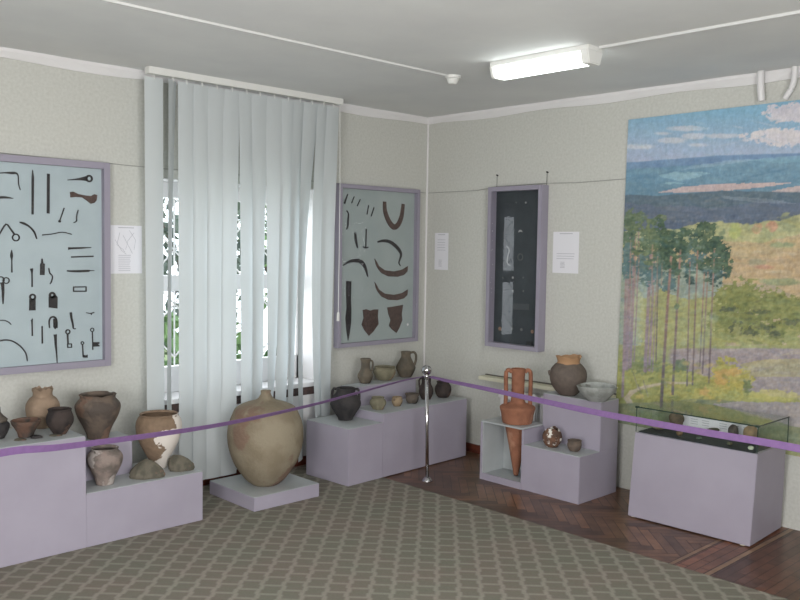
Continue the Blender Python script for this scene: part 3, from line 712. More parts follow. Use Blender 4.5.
    for x, y in ((648, 392), (638, 384), (667, 384), (643, 396)): trunk([(x-5, y-12), (x, y+4)], .8, .8, grey, (150, 150, 156), .7)
    # dabs of the brush, each with its own tint, laid over the masses
    rr = np.random.RandomState(3)
    def dabs(n, x0, x1, y0, y1, rx, ry, cols, al, ok=None):
        for _ in range(n):
            cx, cy = rr.uniform(x0, x1), rr.uniform(y0, y1); a_, b_ = rr.uniform(*rx), rr.uniform(*ry); c = np.array(cols[rr.randint(len(cols))], float); sl = rr.uniform(-.3, .3)
            if ok and not ok(cx, cy): continue
            ii = np.abs(X-cx) < a_*1.5; d = ((X[ii]-cx)/a_)**2+((Y[ii]-cy-sl*(X[ii]-cx))/b_)**2
            m = np.clip(1.2-d+(n3[ii]-.5), 0, 1)[..., None]*al*rr.uniform(.5, 1); C[ii] = C[ii]*(1-m)+c*m
    dabs(60, 735, 960, 246, 284, (5, 16), (.8, 2.2), ((200, 178, 130), (168, 148, 104), (196, 150, 110), (150, 150, 104), (206, 190, 150)), .6, lambda x, y: y > 250-(x-735)*.08)
    dabs(50, 690, 960, 222, 240, (2.5, 6), (2, 5), ((150, 158, 96), (178, 176, 110), (128, 142, 92), (190, 160, 104)), .5, lambda x, y: abs(y-(232-(x-690)*.09)) < 6)
    dabs(150, 722, 960, 290, 343, (2, 6), (1.2, 3), ((142, 146, 76), (90, 104, 54), (160, 158, 84), (106, 120, 60), (84, 92, 70)), .6, lambda x, y: y > 312-(x-722)*.7 or x > 740)
    dabs(90, 634, 740, 362, 402, (1.5, 5), (1, 2.6), ((190, 178, 84), (126, 138, 66), (158, 156, 80), (204, 170, 82), (112, 128, 74)), .6)
    dabs(40, 740, 960, 350, 398, (8, 24), (.6, 1.8), ((164, 150, 152), (140, 130, 140), (176, 166, 132)), .45)
    dabs(40, 634, 725, 286, 350, (2, 5), (3, 8), ((172, 172, 112), (140, 156, 112), (156, 160, 96), (150, 170, 150)), .35)
    dabs(130, 629, 730, 221, 276, (1.4, 4), (1, 2.4), ((46, 76, 62), (98, 122, 84), (70, 100, 84), (112, 138, 120), (60, 92, 84)), .65, lambda x, y: y > 234-.09*(x-629) or 700 < x < 712)
    dabs(40, 640, 960, 168, 192, (6, 22), (.5, 1.4), ((120, 164, 188), (84, 128, 160), (100, 148, 178)), .5, lambda x, y: y < 182)
    dabs(60, 632, 960, 197, 222, (4, 14), (.8, 2.2), ((110, 126, 142), (84, 100, 122), (116, 126, 132)), .5)
    dabs(26, 632, 960, 118, 150, (6, 18), (.6, 1.6), ((150, 188, 212), (178, 192, 210), (128, 176, 206)), .5, lambda x, y: y > 122-.09*(x-632))
    # brush work: short strokes of slightly different paint
    for k_, (sx, sy, am) in enumerate(((3.2, 1.6, 17), (7, 3.5, 14), (1.6, 3.4, 12), (16, 9, 12))):
        nn = vnoise(X/sx+Y*.13, Y/sy, 90+k_)-.5; nq = vnoise(X/sx*.8-Y*.2+9, Y/sy*.9, 120+k_)-.5
        sky = np.where(Y < hz[1][1]-4, .35, np.where(Y < 215, .55, 1.))
        C += (nn*am*sky)[..., None]*np.array([1, .95, .8])+(nq*am*sky)[..., None]*np.array([.5, .1, -.5])
    C *= (.94+.12*n3)[..., None]; C *= (.96+.08*vnoise(X*1.3, Y*.9, 77))[..., None]
    return np.clip(C, 0, 255)
NU, NV = 430, 380
U, V = np.meshgrid(np.linspace(0, 1, NU), np.linspace(0, 1, NV))
yl = -2.009+(-2.040+2.009)*V; yr = -4.30+0*V
GY = yl+(yr-yl)*U; GZ = (.484+(2.690-.484)*V)*(1-U)+(.47+(2.705-.47)*V)*U; GX = np.full_like(GY, -.024)
D_ = np.stack([GX-CAM.x, GY-CAM.y, GZ-CAM.z], -1); zc = D_@np.array(fw)
PXX = 400+F*(D_@np.array(rt))/zc; PYY = 300-F*(D_@np.array(up))/zc
PXX = np.minimum(PXX, 1200)
colr = paint(PXX, PYY); gl_ = (colr@np.array([.3, .59, .11]))[..., None]; colr = np.clip((gl_+(colr-gl_)*.68)*1.0+4, 0, 255)/255; colr = np.where(colr <= .04045, colr/12.92, ((colr+.055)/1.055)**2.4)
wp = empty('landscape_painting', (0, -3.15, .47), 'large painted landscape of pines and blue hills on the right wall', 'painting')
me = bpy.data.meshes.new('canvas'); me.vertices.add(NU*NV)
me.vertices.foreach_set('co', np.stack([GX, GY+3.15, GZ-.47], -1).reshape(-1))
idx = np.arange(NU*NV).reshape(NV, NU); q_ = np.stack([idx[:-1, :-1], idx[1:, :-1], idx[1:, 1:], idx[:-1, 1:]], -1).reshape(-1, 4)
me.loops.add(q_.size); me.polygons.add(len(q_)); me.loops.foreach_set('vertex_index', q_.reshape(-1)); me.polygons.foreach_set('loop_start', np.arange(len(q_))*4)
me.update(); me.validate()
ca = me.color_attributes.new('paint', 'FLOAT_COLOR', 'POINT'); ca.data.foreach_set('color', np.concatenate([colr, np.ones(colr.shape[:2]+(1,))], -1).reshape(-1))
pm = bpy.data.materials.new('oil_paint'); nt, N, L = nodes(pm)
o_ = N('ShaderNodeOutputMaterial'); b_ = N('ShaderNodeBsdfPrincipled'); a_ = N('ShaderNodeAttribute'); a_.attribute_name = 'paint'
L(a_.outputs['Color'], b_.inputs['Base Color']); b_.inputs['Roughness'].default_value = .6; b_.inputs['Specular IOR Level'].default_value = .3; L(b_.outputs[0], o_.inputs[0])
me.materials.append(pm); cv = bpy.data.objects.new('canvas', me); col.objects.link(cv); cv.parent = wp
bm = bmesh.new(); vs = [bm.verts.new((x, y+3.15, z-.47)) for x in (-.0225, -.001) for y, z in ((-2.009, .484), (-4.3, .47), (-4.3, 2.705), (-2.040, 2.690))]
for f in ((0,3,2,1),(4,5,6,7),(0,1,5,4),(1,2,6,5),(2,3,7,6),(3,0,4,7)): bm.faces.new([vs[i] for i in f])
finish('stretcher', bm, mat('canvas_edge', (120, 118, 112), .8), wp)

# ------------------------------------------------------------------ wall cases with iron finds
def stroke(pts, plane_ax, plane_v):
    """photo centre line (x, y, width) -> outline polygon in wall coordinates"""
    W_ = [at(p[0], p[1], plane_ax, plane_v) for p in pts]; k = 0 if plane_ax == 'y' else 1
    P = [Vector((w_[k], w_.z)) for w_ in W_]; R2 = [p[2]*depth(w_)/F/2 for p, w_ in zip(pts, W_)]
    Lf, Rt = [], []
    for i, p in enumerate(P):
        t = (P[min(i+1, len(P)-1)]-P[max(i-1, 0)]).normalized(); n = Vector((-t.y, t.x))
        Lf.append(p+n*R2[i]); Rt.append(p-n*R2[i])
    return Lf+Rt[::-1]
def slab(name, polys, ax, v, th, m, label, cat, group=None, rings=()):
    """polygons (wall coordinates) thickened from the backing at v towards the room; rings = (centre, r_out, r_in)"""
    bm = bmesh.new(); k = 0 if ax == 'y' else 1
    mk = lambda p, d: bm.verts.new((p[0], v-d, p[1]) if ax == 'y' else (v-d, p[0], p[1]))
    pts = []
    for P, strip_ in polys:
        pts += P
        A = [mk(p, .0005) for p in P]; B = [mk(p, th) for p in P]; n = len(P)
        for i in range(n): bm.faces.new((A[i], A[(i+1) % n], B[(i+1) % n], B[i]))
        if strip_:
            for i in range(n//2-1):
                bm.faces.new((A[i], A[i+1], A[n-2-i], A[n-1-i])); bm.faces.new((B[i], B[i+1], B[n-2-i], B[n-1-i]))
        else: bm.faces.new(A); bm.faces.new(B)
    for (c, ro, ri) in rings:
        n = 20; pts.append(c); Q = []
        for i in range(n):
            u = Vector((math.cos(2*PI*i/n), math.sin(2*PI*i/n))); Q.append([mk(c+u*ro, .0005), mk(c+u*ro, th), mk(c+u*ri, th), mk(c+u*ri, .0005)])
        for i in range(n):
            for j in range(4): bm.faces.new((Q[i][j], Q[i][(j+1) % 4], Q[(i+1) % n][(j+1) % 4], Q[(i+1) % n][j]))
    cx = sum(p[0] for p in pts)/len(pts); cz = sum(p[1] for p in pts)/len(pts)
    o = finish(name, bm, m, None, (cx, v, cz) if ax == 'y' else (v, cx, cz))
    return tag(o, label, cat, group)
def find(name, label, cat, ax, v, strokes=(), shapes=(), circles=(), m=None, th=.006, group=None):
    k = 0 if ax == 'y' else 1
    polys = [(stroke(smoothcurve(s_, 3) if len(s_) > 2 else s_, ax, v), True) for s_ in strokes]
    for P in shapes:
        polys.append(([Vector((a[k], a.z)) for a in (at(p[0], p[1], ax, v) for p in P)], False))
    rg = []
    for (x, y, r, wd) in circles:
        a = at(x, y, ax, v); s = depth(a)/F; rg.append((Vector((a[k], a.z)), (r+wd/2)*s, max(.0005, (r-wd/2)*s)))
    return slab(name, polys, ax, v, th, m or M['iron'], label, cat, group, rg)

def case_box(name, ax, a0, a1, z0, z1, d, band, back, label, v0=0):
    """shallow wall case: frame boards, backing and glass. a runs along the wall"""
    ctr = (a0+a1)/2; loc = (ctr, 0, z0) if ax == 'y' else (0, ctr, z0)
    o = empty(name, loc, label, 'display case')
    def B(s0, s1, n0, n1, zz0, zz1):
        return (s0-ctr, s1-ctr, -n1, -n0, zz0-z0, zz1-z0) if ax == 'y' else (-n1, -n0, s0-ctr, s1-ctr, zz0-z0, zz1-z0)
    boxes('frame', [B(a0, a0+band, .001, d, z0, z1), B(a1-band, a1, .001, d, z0, z1), B(a0+band, a1-band, .001, d, z0, z0+band), B(a0+band, a1-band, .001, d, z1-band, z1)], M['caseframe'], o, bevel=.002)
    boxes('backing_board', [B(a0+band, a1-band, .001, .019, z0+band, z1-band)], back, o)
    boxes('glass_pane', [B(a0+band, a1-band, d-.012, d-.009, z0+band, z1-band)], M['glass'], o)
    return o
case_box('wall_display_case', 'y', -4.75, -3.0, .942, 2.266, .06, .042, M['caseback'], 'large lilac framed case of iron tools at the left photo edge')
case_box('wall_display_case', 'y', -1.066, -.141, .918, 2.256, .06, .034, M['caseback2'], 'lilac framed case of sickles and spades right of the blinds')
case_box('wall_display_case', 'x', -1.338, -.789, .941, 2.252, .09, .036, M['black'], 'narrow lilac framed case with a black board on the right wall')

V1 = -.0195
G1 = None
I = lambda n, l, c, **k: find(n, l, c, 'y', V1, **k)
I('iron_hook', 'thin iron hook with bent end at top left of the large case', 'iron tool', strokes=[[(-4,173.3,.8),(5,172.8,1.4),(12,173,2.6),(16,173.3,1.8),(18,176,1),(18.4,184,.9),(20.2,190,.7)]])
I('iron_spearhead', 'short tapering iron point below the thin hook', 'iron point', strokes=[[(-4,197.5,2.4),(5,197.4,2.3),(13,198.4,.6)]])
I('iron_spearhead', 'long upright iron bar with a pointed tip in the large case', 'iron point', strokes=[[(32.4,170,.5),(32.5,176,1.9),(32.6,180,2.3),(32.4,214.5,2)]])
I('iron_bar', 'long upright straight iron bar with blunt ends in the large case', 'iron bar', strokes=[[(48.2,173.8,2.7),(48,213.5,2.7)]])
I('iron_spoon', 'iron ladle shaped piece with a ring end above the axe head', 'iron tool', strokes=[[(67.5,180,.8),(76,179.4,1.6),(83,178.8,3.6),(86.3,178.6,5)]], circles=[(89,178.6,2.8,1.9)])
I('iron_axe', 'brown iron axe head at the top right of the large case', 'axe head', shapes=[[(69.8,192),(70.2,197.5),(76,197),(82,197.5),(87,201),(90.5,203.8),(94,203),(96.3,200.5),(97,195),(94,194.2),(91,196),(86,195.6),(78,194),(73,191.6)]], m=M['rust'])
I('iron_nail', 'thin slanting iron nail with a bead end under the axe head', 'nail', strokes=[[(64,208,1.1),(59.8,220,1)]], circles=[(59.5,221.3,.7,1.2)])
I('iron_hook', 'small wavy iron hook under the axe head', 'iron hook', strokes=[[(78,210,.8),(76.3,216,.9),(76.3,221,1),(73.5,222.6,.9)]])
I('iron_knife', 'curved tapering iron blade right of the iron shears', 'iron blade', strokes=[[(19.5,222.3,1.4),(23.5,223.4,2.3),(29,226.5,1.7),(34,232,1.7),(36.6,239,1)]])
I('iron_shears', 'bent iron rod with a ring end at the left photo edge', 'iron tool', strokes=[[(-2,236,1.4),(0,232.8,1.4),(5.8,224.2,1.5),(10,228.5,1.5),(14,234,1.7)]], circles=[(15.7,237.5,3.3,1.3)])
I('iron_rod', 'thin gently bent iron rod in the middle of the large case', 'iron rod', strokes=[[(42,235,1.1),(52,234,1),(62,232.2,1),(71.5,234.3,.9)]])
I('iron_point', 'iron point with a thick left end, upper of the three right side points', 'iron point', strokes=[[(68,248.5,2.6),(71,248.3,2),(80,248,1.8),(91,247.5,.7)]])
I('iron_rod', 'straight thin iron rod between the two iron points at right', 'iron rod', strokes=[[(71,257,1.4),(93.3,256.3,1.4)]])
I('iron_point', 'double tapered iron point above the rectangular buckle', 'iron point', strokes=[[(66.8,270.8,1.2),(72,271.2,2),(80,271.2,2.3),(88,270.8,2.1),(90,270.6,.9),(94,270.6,.7)]])
I('iron_arrow', 'slender iron arrowhead with a long stem left of the small padlock', 'arrowhead', strokes=[[(11.5,250,.5),(11.4,255.6,2.7),(11.6,260.5,1),(11.7,272.5,1.3)]])
I('iron_padlock', 'small tall iron padlock with a pin on top', 'padlock', shapes=[[(40,263.5),(44.6,263.5),(44.4,275),(39.8,275)]], strokes=[[(41.8,258.6,1.2),(42,263.6,2.4)]])
I('iron_nail', 'iron nail with a square head left of the small padlock', 'nail', strokes=[[(31.3,268.5,3),(31.7,271,2.2),(31.8,274,1.3),(32,287,1.2)]])
I('iron_hook', 'twisted iron hook right of the small padlock', 'iron hook', strokes=[[(48.6,268,.9),(49.6,273,1.3),(52.2,276,1),(51.5,281,1.1),(49.8,284,.9)]])
I('iron_scissors', 'iron scissors with two ring grips at the left photo edge', 'scissors', strokes=[[(2.2,283,3.2),(2.8,290,2.6),(2.8,296,2.2),(2.9,304,.8)]], circles=[(.6,280,3.2,1.2),(6,280.5,2.9,1)])
I('iron_padlock', 'iron padlock with a round shackle, left of the pair', 'padlock', shapes=[[(29.2,299),(35.3,298.6),(35.4,310.3),(29,310.5)]], circles=[(32.4,297,2.5,1.8)])
I('iron_padlock', 'wide iron padlock with a small hole, right of the pair', 'padlock', shapes=[[(48.5,297),(55.5,295),(57.3,297),(57.2,308.5),(48.6,307.5)]], circles=[(52,295.2,2.3,2.2)])
I('iron_buckle', 'small rectangular iron buckle frame', 'buckle', strokes=[[(73.2,287,1.2),(86,286.8,1.2)],[(73.2,291.2,1.2),(86,291.2,1.2)],[(73.4,286.6,1.1),(73.4,291.6,1.1)],[(85.9,286.4,1.1),(85.9,291.6,1.1)]])
I('iron_key', 'bent iron strip with a foot below the rectangular buckle', 'iron strip', strokes=[[(70.6,312.3,2.2),(71.3,318,2),(72.6,324,1.6),(73.3,328.4,1.2),(75.6,328.6,.9)]])
I('iron_clasp', 'tiny iron clasp near the right edge of the large case', 'clasp', strokes=[[(86,312.6,.8),(90,313.4,1),(94,312.4,1)],[(91,313.4,.8),(91.4,315,.6)]])
I('iron_nail', 'iron nail with a flat head under the left padlock', 'nail', strokes=[[(31.5,319.6,2.8),(31.8,321.5,1.3),(32.2,336,1.2)]])
I('iron_nail', 'plain iron nail between the two lower padlocks', 'nail', strokes=[[(41.9,326,1.2),(42.2,343.5,1.3)]])
I('iron_padlock', 'open iron padlock with a curved shackle', 'padlock', strokes=[[(49.4,328,1),(49,321,1.4),(51,317.3,1.6),(54.5,317.2,1.8),(56.4,320.5,1.6),(56.8,328,1)]], shapes=[[(53,318.6),(56.6,318.6),(56.8,326.5),(55,329.3),(53.2,327)]])
I('iron_drill', 'long tapering iron tool under the open padlock', 'iron tool', strokes=[[(55,334.4,3.4),(55.2,337,2.6),(55.6,345,2.1),(56.2,351,1.4),(57,363,.7)]])
I('iron_sickle', 'short arc of iron wire at the left photo edge', 'iron arc', strokes=[[(-4,320.8,1),(3,320.2,1),(8,321.8,1),(11,324.5,.7)]])
I('iron_sickle', 'long thin iron sickle arc at the lower left', 'sickle', strokes=[[(-5,342,1.4),(4,340,1.4),(12,341,1.4),(20,346,1.3),(25.5,353,1.2),(27.2,361,1)]])
I('iron_key', 'iron key with a large ring and square bit', 'key', strokes=[[(67.3,334,1.6),(67.8,343.5,1.3)],[(67,344,.9),(71.2,343.8,.9)],[(67.2,347.4,.9),(71.6,347.2,.9)],[(67.4,343.6,.9),(67.6,347.8,.9)],[(71.2,343.5,.9),(71.4,347.6,.9)]], circles=[(67.6,331.8,2,1.3)])
I('iron_key', 'small iron key with a tiny ring, lowest in the case', 'key', strokes=[[(82.3,344.5,1.1),(83,357,1.1)]], circles=[(82.2,343,1.4,.8)], shapes=[[(83,354.6),(85.4,355.4),(87.4,354.6),(87.4,357.6),(83,357.6)]])
I('iron_key', 'tall iron key with a notched bit near the case corner', 'key', strokes=[[(92.1,331.6,1),(92.6,349.8,1)]], circles=[(92,329.8,1.7,.8)], shapes=[[(92.6,342.2),(99.2,342),(99.2,343.6),(97.6,344.2),(99.2,345),(99.2,346.4),(92.8,346.6)]])
V2 = -.0195
I = lambda n, l, c, **k: find(n, l, c, 'y', V2, **k)
I('iron_needle', 'thick slanting iron needle at the upper left of the sickle case', 'needle', strokes=[[(347.6,194,.9),(344.2,203.6,2)]])
I('iron_needle', 'second slanting iron needle from the left in the sickle case', 'needle', strokes=[[(354,196.5,.8),(351.4,203,1)]])
I('iron_needle', 'third slanting iron needle from the left in the sickle case', 'needle', strokes=[[(360,199.5,.8),(357,206,1)]])
I('iron_needle', 'fourth slanting iron needle from the left in the sickle case', 'needle', strokes=[[(368.4,205.3,.9),(366.8,214.5,.8)]])
I('iron_needle', 'slanting iron needle nearest to the horseshoe', 'needle', strokes=[[(373.8,207.5,.9),(371,216.3,.8)]])
I('iron_fish_hook', 'curved iron hook with bent ends left of the small blade', 'iron hook', strokes=[[(346.4,210.6,1),(348.2,214,1.2),(347.7,221,1.8),(347.6,226,1.4),(346.2,229.6,.8)]])
I('iron_knife', 'short dark iron blade beside the anchor shaped rod', 'blade', strokes=[[(355,232.5,2.2),(355.6,240,2.8),(357.4,248,1.2)]])
I('iron_anchor', 'thin upright iron rod with a forked foot', 'iron rod', strokes=[[(366,229,1.2),(365.6,247.4,1.1)],[(362.8,246.6,1.1),(365.6,248,1.2),(368,247,1)]])
I('iron_horseshoe', 'large dark horseshoe shaped iron in the sickle case', 'horseshoe', strokes=[[(384.4,201.6,4),(384.8,211,5),(388.4,221,5.4),(393.5,227,5.6),(398,224.5,5.4),(401.4,216,5),(403,204,4)]], m=M['rust'])
I('iron_sickle', 'S shaped iron sickle with a thin tang under the horseshoe', 'sickle', strokes=[[(377.5,242,1.4),(383,240.8,2.8),(390,242,3.2),(397,247.6,3.6),(400.8,254,2.8),(399.4,260,1.6),(398.7,263,1.1),(400.2,265.8,.8)]])
I('iron_sickle', 'curved iron sickle blade at the left of the sickle case', 'sickle', strokes=[[(343,265.4,1),(350,261.2,2.8),(359,261,4.2),(364.4,266,3.6),(367.6,276.6,1)]])
for dy, lb_ in ((0, 'broad curved scythe blade, upper of the two'), (23.4, 'broad curved scythe blade, lower of the two')):
    I('iron_scythe', lb_, 'scythe blade', shapes=[[(x, y+dy) for x, y in ((374.4,258.6),(376.6,262),(378.8,266.2),(384.5,270.2),(394,271.4),(402,269.6),(407.6,266),(407,271.6),(403.5,275),(397,276.8),(388,276.4),(381.5,273.2),(378,269),(375.6,264.5))]], m=M['rust'])
I('iron_knife', 'long upright dark iron knife at the lower left of the sickle case', 'knife', shapes=[[(346,281),(351,281),(350.6,300),(351,310),(350.8,322),(349.4,333),(347.8,340.6),(346.2,331),(345.3,318),(346.4,308),(346,296)]])
I('iron_spade', 'rusty pointed iron spade head, left of the two', 'spade head', shapes=[[(362.6,310),(366,309.2),(370,310.6),(374,309.4),(378,309.4),(377.5,316),(378.2,324),(373,331.5),(368.6,335.8),(364,330),(361.4,324.6),(363.4,318)]], m=M['rust'])
I('iron_spade', 'rusty pointed iron spade head, right of the two', 'spade head', shapes=[[(387,307.4),(393,306.6),(402.7,304.8),(401.4,314),(402,319.8),(399,328),(396.2,332.8),(392,329.5),(388.8,325.6),(390.4,320),(388.2,314)]], m=M['rust'])
I('case_tag', 'tiny white disc at the lower right of the sickle case', 'tag', circles=[(407.6,324.5,.6,1.1)], m=M['white'], th=.003)
V3 = -.0195
I = lambda n, l, c, **k: find(n, l, c, 'x', V3, th=.004, **k)
silver = mat('dull_silver', (150, 152, 150), .6); dull = mat('dull_bronze', (92, 96, 94), .7); copper = mat('brown_bronze', (140, 112, 92), .7)
for (x, y, r, m_, lb_) in ((516.4,202.6,.8,dull,'left of the two tiny discs at the top of the black board'), (526,202.6,1,silver,'right of the two tiny discs at the top of the black board'),
        (513,277.6,1.1,silver,'bright bead in the upper row of beads'), (523.4,277.6,.8,dull,'dull bead right of the bright bead in the upper row'), (503,277.6,.7,dull,'dull bead left of the bright bead in the upper row'),
        (513,291,1.1,silver,'bright bead in the lower row of beads'), (523.4,291,.8,dull,'dull bead right of the bright bead in the lower row'), (503,291,.7,dull,'dull bead left of the bright bead in the lower row'),
        (500,328.6,1.9,copper,'pale bronze disc, leftmost in the bottom row of the black board'), (512,328.6,1.7,dull,'dark bronze disc, second in the bottom row of the black board'),
        (521.6,329.6,1.5,dull,'dark bronze disc, third in the bottom row of the black board'), (532.4,331.6,1.8,copper,'brown bronze disc, rightmost in the bottom row of the black board')):
    I('bronze_disc' if 'disc' in lb_ else 'glass_bead', lb_, 'disc' if 'disc' in lb_ else 'bead', circles=[(x, y, r*.62, r*.75)], m=m_)
I('silver_pendant', 'small crescent shaped silver pendant high on the black board', 'pendant', shapes=[[(518.4,232.4),(519.4,230),(521.4,229.8),(522.8,232.2),(520.6,231.6)]], m=silver)
I('pale_curve', 'thin pale curved strip on the black board', 'necklace', strokes=[[(506.6,246,.6),(509.5,250,.9),(508,256,.8),(507.4,263,1),(510.5,265.6,.7)]], m=silver)  # thin pale curved stroke raised from the board
I('bead_string', 'faint loop of beads right of the pale curved strip', 'necklace', circles=[(520.5,257,3.2,.6)], m=dull)
I('flat_panel', 'dark printed card above the bottom row of discs', 'card', shapes=[[(512,303.4),(529.6,304),(529.4,310),(512,309.4)]], m=mat('dark_card', (64, 70, 72), .8))
I('flat_panel', 'small black square card in the bottom corner of the dark case', 'card', shapes=[[(526.4,341),(532.8,341.6),(532.6,347),(526.2,346.4)]], m=mat('black_card', (16, 18, 20), .8))

# paper sheets on the walls
def sheet(ax, a0, a1, z0, z1, label, lines, drawing=False):
    o = empty('paper_sheet', ((a0+a1)/2, 0, z0) if ax == 'y' else (0, (a0+a1)/2, z0), label, 'paper')
    c = (a0+a1)/2; h = z1-z0; wd = a1-a0
    def B(s0, s1, d0, d1, q0, q1): return (s0, s1, -d1, -d0, q0, q1) if ax == 'y' else (-d1, -d0, -s1, -s0, q0, q1)
    boxes('sheet', [B(-wd/2, wd/2, .0003, .0012, 0, h)], M['paper'], o)
    boxes('heading', [B(-wd*.25, wd*.25, .0012, .0016, h*.945, h*.96)], M['ink'], o)
    for (x0, x1, q0, q1, n) in lines:
        L_ = []
        for k in range(n):
            zz = h*(q1-(q1-q0)*(k+.5)/n); L_.append(B(wd*x0, wd*(x1-.05*random.random()), .0012, .0016, zz-.0016, zz+.0016))
        boxes('text_block', L_, M['ink'], o)
    if drawing:
        bm = bmesh.new()
        for P in ([(-.2, .85), (-.3, .6), (-.1, .5), (-.05, .45)], [(-.1, .8), (.05, .6), (.2, .42)], [(.25, .85), (.05, .68), (-.02, .5)], [(-.35, .7), (-.15, .48), (.0, .4)], [(.1, .9), (.3, .7), (.25, .5)]):
            tube(bm, [(p[0]*wd, -.0014, p[1]*h) for p in P], .0012, 4)
        finish('drawing', bm, M['ink'], o)
sheet('y', -2.975, -2.752, 1.545, 1.866, 'paper sheet with a faint drawing right of the large tool case', [(-.25, .15, .04, .4, 9)], True)
sheet('x', -.274, -.110, 1.555, 1.88, 'printed paper sheet near the room corner', [(-.3, .3, .5, .85, 5), (-.2, .05, .08, .28, 6)])
sheet('x', -1.632, -1.392, 1.568, 1.888, 'printed paper sheet between the dark case and the painting', [(-.35, .35, .32, .5, 3), (-.2, .0, .12, .28, 5)])

# ------------------------------------------------------------------ pottery
RH = Vector((rt.x, rt.y, 0)).normalized()
def dsat(c, k=.74, m=.97):
    if c is None: return None
    g = .3*c[0]+.59*c[1]+.11*c[2]; return tuple((g+(v-g)*k)*m for v in c)
def cmat(name, a, b, sc_=9, c3=None, s3=4, t3=.56, rough=.8):
    a, b, c3 = dsat(a), dsat(b), dsat(c3)
    return mat(name, a, rough, c2=b, ns=sc_, c3=c3, s3=s3, t3=t3, bump=(38, .7), lo=.42, hi=.58, spec=.25)
K = dict(
 ochre=cmat('ochre_clay', (138, 122, 96), (152, 138, 112), 5, (138, 108, 88), 3.6, .56),
 tan=cmat('tan_clay', (158, 130, 104), (142, 116, 92), 9, (176, 156, 128), 5, .6),
 brown=cmat('brown_clay', (116, 98, 84), (92, 80, 72), 10, (132, 100, 82), 7, .56),
 greyb=cmat('grey_brown_clay', (104, 92, 80), (80, 72, 66), 14, (66, 62, 60), 8, .57),
 pinkgrey=cmat('pinkish_grey_clay', (150, 130, 120), (118, 106, 98), 16, (180, 168, 160), 9, .55),
 dark=cmat('dark_grey_clay', (52, 50, 52), (66, 62, 62), 12),
 darkb=cmat('dark_brown_clay', (72, 60, 56), (52, 46, 46), 12, (110, 80, 66), 9, .58),
 redb=cmat('reddish_bowl_clay', (118, 84, 68), (84, 70, 62), 14, (66, 60, 56), 9, .58),
 olive=cmat('olive_clay', (122, 116, 90), (140, 132, 104), 12, (158, 128, 96), 7, .6),
 orange=cmat('orange_clay', (172, 104, 72), (156, 94, 66), 10, (184, 122, 90), 5, .6),
 greyp=cmat('white_grey_ceramic', (172, 176, 172), (152, 156, 150), 14, (130, 130, 122), 12, .6),
 spotted=cmat('spotted_clay', (126, 84, 62), (96, 70, 58), 20, (226, 220, 210), 26, .56),
 jugg=cmat('jug_clay', (112, 100, 82), (92, 84, 72), 14, (80, 66, 56), 9, .58),
 sherd=cmat('olive_sherd', (112, 104, 88), (92, 88, 74), 18, (124, 96, 82), 14, .6))
def clay_split(name, A, B_, plane, k=1.0, s=7, soft=.03, off=0.):
    """A where noise + plane.dot(p) is low, B_ (plaster or another clay) where it is high"""
    m = bpy.data.materials.new(name); nt, N, L = nodes(m)
    o = N('ShaderNodeOutputMaterial'); b = N('ShaderNodeBsdfPrincipled'); L(b.outputs[0], o.inputs[0]); b.inputs['Roughness'].default_value = .8
    tc = N('ShaderNodeTexCoord'); n = N('ShaderNodeTexNoise'); n.inputs['Scale'].default_value = s; n.inputs['Detail'].default_value = 5; L(tc.outputs['Object'], n.inputs['Vector'])
    d = N('ShaderNodeVectorMath'); d.operation = 'DOT_PRODUCT'; L(tc.outputs['Object'], d.inputs[0]); d.inputs[1].default_value = plane
    a = N('ShaderNodeMath'); a.operation = 'MULTIPLY_ADD'; L(n.outputs[0], a.inputs[0]); a.inputs[1].default_value = k; L(d.outputs['Value'], a.inputs[2])
    r = N('ShaderNodeMapRange'); r.inputs[1].default_value = off; r.inputs[2].default_value = off+soft; L(a.outputs[0], r.inputs[0])
    n2 = N('ShaderNodeTexNoise'); n2.inputs['Scale'].default_value = 30; L(tc.outputs['Object'], n2.inputs['Vector'])
    x = N('ShaderNodeMix'); x.data_type = 'RGBA'; L(n2.outputs[0], x.inputs[0]); x.inputs[6].default_value = (*lin(A), 1); x.inputs[7].default_value = (*lin(tuple(v*.72 for v in A)), 1)
    y = N('ShaderNodeMix'); y.data_type = 'RGBA'; L(r.outputs[0], y.inputs[0]); L(x.outputs[2], y.inputs[6]); y.inputs[7].default_value = (*lin(B_), 1); L(y.outputs[2], b.inputs['Base Color'])
    return m
def pot(name, label, cat, cx, by, zp, prof, m, group=None, jag=None, handles=(), wall=.007, parts=(), solid=False):
    """prof: (photo row, half width) from base to rim; by = photo row of the base; handles in photo offsets"""
    rb = prof[0][1]
    c = at(cx, by-.2*rb, 'z', zp); s = depth(c)/F
    P = [(r*s, (by-y)*s) for y, r in prof]; P[0] = (P[0][0], .0008)
    Q = smoothcurve(P, 4); top = Q[-1]
    inner = [] if solid else [(max(.003, q[0]-wall), q[1]) for q in Q[::-1] if q[1] > wall*1.6]
    prof3 = [tuple(q) for q in Q]+([(top[0]-wall*.5, top[1]+wall*.35)] if not solid else [])+inner
    nQ = len(Q); ht = top[1]
    jf = (lambda i, a: jag(a)*max(0., (prof3[i][1]/ht-.86)/.14)) if jag else None
    t = empty(name, c, label, cat, group)
    bm = lathe_bm(prof3, 44, jag=jf)
    finish('vessel_body', bm, m, t, smooth=True)
    for hp, r_, mm in handles:
        bm = bmesh.new(); tube(bm, smoothcurve([tuple(RH*(dx*s))+() if False else (RH.x*dx*s, RH.y*dx*s, (by-y)*s) for dx, y in hp], 5), r_*s, 10)
        finish('handle', bm, mm or m, t, smooth=True)
    return t, s
zM, zR, zL = .6545, .5495, .3205
